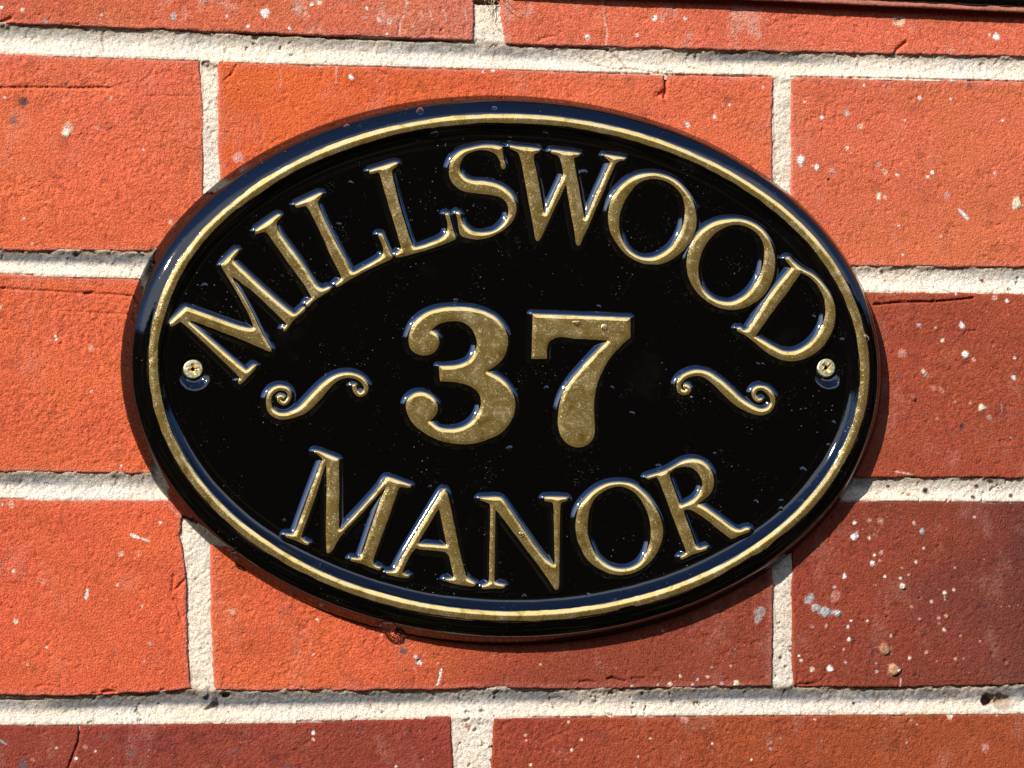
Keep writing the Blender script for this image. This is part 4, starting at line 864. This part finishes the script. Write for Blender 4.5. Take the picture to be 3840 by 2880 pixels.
for d in (
    (768, 1071, 11, None, 'clear water droplet left of the first letter, above its upper serif'),
    (1316, 687, 10, None, 'clear droplet between the tops of the two letters L'),
    (1272, 842, 9, None, 'clear droplet just right of the first letter L stem'),
    (2187, 648, 15, None, 'big clear droplet inside the right half of the letter W'),
    (1912, 517, 6, None, 'tiny clear droplet above the gap between S and W'),
    (2046, 502, 15, None, 'flat wide droplet under the border, above the letter W'),
    (1628, 500, 16, None, 'flat wide droplet under the border, left of the S'),
    (3052, 1189, 8, None, 'clear droplet inside the bowl of the letter D'),
    (3159, 1276, 10, None, 'clear droplet between the letter D and the border, above the right screw'),
    (2843, 1365, 7, None, 'left one of a droplet pair below the letter D'),
    (2862, 1367, 7, None, 'right one of a droplet pair below the letter D'),
    (1710, 1126, 8, F+1.2, 'droplet resting on the top of the numeral 3'),
    (1910, 1683, 12, None, 'droplet below the right side of the numeral 3'),
    (2246, 1150, 8, None, 'droplet above the bar of the numeral 7'),
    (2049, 1455, 9, None, 'droplet left of the foot of the numeral 7'),
    (2372, 1552, 10, None, 'droplet right of the foot of the numeral 7'),
    (2296, 1454, 7, None, 'droplet right of the stem of the numeral 7'),
    (2163, 1212, 13, F+1.7, 'droplet on the gold bar of the numeral 7, left one'),
    (2267, 1228, 13, F+1.7, 'droplet on the gold bar of the numeral 7, right one'),
    (3127, 1586, 9, None, 'upper droplet near the right border below the right screw'),
    (3108, 1670, 8, None, 'droplet near the right border, next below the upper one'),
    (3012, 1762, 12, None, 'large droplet on the black face left of the lower right border glint'),
    (3006, 1884, 14, None, 'dark bulging droplet against the lower right border'),
    (2929, 1879, 9, None, 'upper droplet beside the dark bulging droplet at lower right'),
    (2930, 1908, 9, None, 'lower droplet beside the dark bulging droplet at lower right'),
    (3245, 1266, 14, None, 'long droplet lying on the gold border at the right end'),
    (1958, 2004, 10, F+1.7, 'droplet on the gold diagonal of the letter N'),
    (1966, 2239, 10, None, 'droplet below the letter N, next to the border'),
    (2209, 2232, 9, None, 'droplet at the border below the lower letter O'),
    (2305, 2253, 9, None, 'droplet on the inner border slope below the letter R'),
    (1576, 419, 14, None, 'droplet on the black rim above the letter S'),
    (1301, 475, 10, None, 'droplet on the black rim at the upper left'),
    (1856, 407, 9, None, 'droplet on the black rim at the top middle'),
    (1614, 1826, 7, None, 'droplet above the letter A, to its left'),
    (2470, 1748, 9, F+1.2, 'droplet on the upper serif of the letter R'),
    (2681, 1702, 7, None, 'droplet above and right of the letter R'),
    (2836, 1882, 9, None, 'droplet right of the letter R leg'),
    (1066, 1952, 7, None, 'droplet left of the lower letter M'),
):
    drop(*d)

def pendant(px, py, r, label):
    # a drop hanging from the lower edge of the rim, in front of the wall
    h = 4.6; c = bp(px, py, h)[0]; R = r*PXMM
    Pp = catmull([(0.02, -1.15), (0.55, -1.0), (1.05, -0.5), (1.1, 0.0), (1.0, 0.45), (1.35, 0.9), (1.9, 1.15)], 6, closed=False)
    nu = 32; th = np.linspace(0, 2*math.pi, nu, endpoint=False)
    co = np.array([(R*p[0]*math.cos(t)*1.15, R*p[0]*math.sin(t)*0.9, R*p[1]) for p in Pp for t in th])
    n = len(Pp); f = [(k*nu+t, k*nu+(t+1) % nu, (k+1)*nu+(t+1) % nu, (k+1)*nu+t) for k in range(n-1) for t in range(nu)]
    o = link('water_drop', mesh_from('water_drop', co*MM, f), M_WATER, None, (c[0]*MM, -h*MM, c[1]*MM))
    return tag(o, label, 'droplet', 'water drops hanging from the sign')
pendant(1455, 2343, 23, 'water drop hanging under the bottom rim and casting a shadow')
pendant(880, 2078, 16, 'water drop hanging from the lower left rim by the mortar joint')

# ----------------------------------------------------------------------------
# projecting ledge at the top right
# ----------------------------------------------------------------------------
ledge = empty('wall_ledge', 150, 165)
tag(ledge, 'projecting brick ledge coated with glossy black tar at the upper right corner', 'ledge')
LO = (150, 165)
PRO = 5.2
ax = bp(2300, -24, PRO)[0]; bx = bp(4300, 67, PRO)[0]
ln = np.array(bx-ax); L = np.linalg.norm(ln); ln /= L; up2 = np.array([-ln[1], ln[0]])
def extrude_profile(name, prof_pts, mat, seed, amp):
    n = 700; s = np.linspace(-45, L+30, n)
    P = np.array(prof_pts); m = len(P)
    S, K = np.meshgrid(s, np.arange(m), indexing='ij')
    nv = fbm(S, K*1.7, 5, 4, seed)*amp+fbm(S, K*0.7, 28, 2, seed+3)*amp
    w = np.clip(P[:, 1]/4, 0, 1)[None]
    hh = P[:, 1][None]+nv*w; vv = P[:, 0][None]+0.6*fbm(S, K*2.1, 7, 3, seed+9)*amp*w
    x = ax[0]+ln[0]*S+up2[0]*vv; z = ax[1]+ln[1]*S+up2[1]*vv
    idx = np.arange(n*m).reshape(n, m)
    q = np.stack([idx[:-1, :-1], idx[1:, :-1], idx[1:, 1:], idx[:-1, 1:]], -1).reshape(-1, 4)
    me = mesh_from(name, np.c_[(x.ravel()-LO[0])*MM, -hh.ravel()*MM, (z.ravel()-LO[1])*MM], q)
    return link(name, me, mat, ledge)
M_PINK = mat_simple('ledge_brick', tuple(A(190, 105, 92)), 0.9, 700, 0.0006, 0.25)
extrude_profile('brick_lip', [(0.6, -2), (0.45, 1), (0.2, 3), (0.0, 4.6), (0.25, 5.2), (1.0, 5.3), (1.8, 5.25), (2.6, 5.1), (3.4, 4.8)], M_PINK, 51, 0.28)
extrude_profile('tar_coat', [(1.7, 3.0), (2.1, 5.2), (2.6, 5.9), (3.6, 6.3), (6, 6.6), (10, 6.4), (15, 6.5), (22, 6.4), (32, 6.4), (46, 6.0), (48, -2)], M_BLACK, 61, 0.55)

# dry rootlets hanging out of the joint at the top
rt = []
for P, w in (([(700, -60), (720, 20), (1000, 245), (1080, 228)], .16), ([(690, -60), (705, 15), (820, 120), (880, 210)], .12), ([(760, -60), (790, 0), (930, 120), (1030, 100)], .16),
             ([(350, -60), (370, 0), (400, 80), (470, 170)], .17), ([(505, -60), (500, 0), (492, 170), (480, 280)], .22), ([(590, -60), (570, 0), (520, 150), (530, 350), (620, 490)], .20),
             ([(420, -60), (440, 0), (470, 60)], .14), ([(600, -60), (610, 10), (640, 60)], .14), ([(540, -60), (545, 20), (500, 90)], .2)):
    Q = catmull(P, 8, closed=False); W = bp(1740+Q[:, 0]/4.885, Q[:, 1]/4.885, 1.6); rt.append((W, w))
co, f = [], []
for k, (W, w) in enumerate(rt):
    b0 = len(co); n = len(W)
    for i in range(n):
        t = W[min(i+1, n-1)]-W[max(i-1, 0)]; t = t/(np.linalg.norm(t)+1e-9); nn = np.array([-t[1], t[0]])
        ww = w*(1-0.6*i/n); hh = 1.7+0.5*math.sin(i*0.5+k)
        for a in range(6):
            c_, s2 = math.cos(a*math.pi/3), math.sin(a*math.pi/3)
            co.append((W[i, 0]+nn[0]*ww*c_, -hh-ww*s2, W[i, 1]+nn[1]*ww*c_))
    for i in range(n-1):
        for a in range(6):
            f.append((b0+i*6+a, b0+i*6+(a+1) % 6, b0+(i+1)*6+(a+1) % 6, b0+(i+1)*6+a))
org = np.array(co).mean(0)
tag(link('root_tuft', mesh_from('root_tuft', (np.array(co)-org)*MM, f), mat_simple('dry_root', (0.30, 0.2, 0.12), 0.8), None, tuple(org*MM)),
    'tuft of thin dry rootlets hanging over the mortar joint at the top', 'plant')
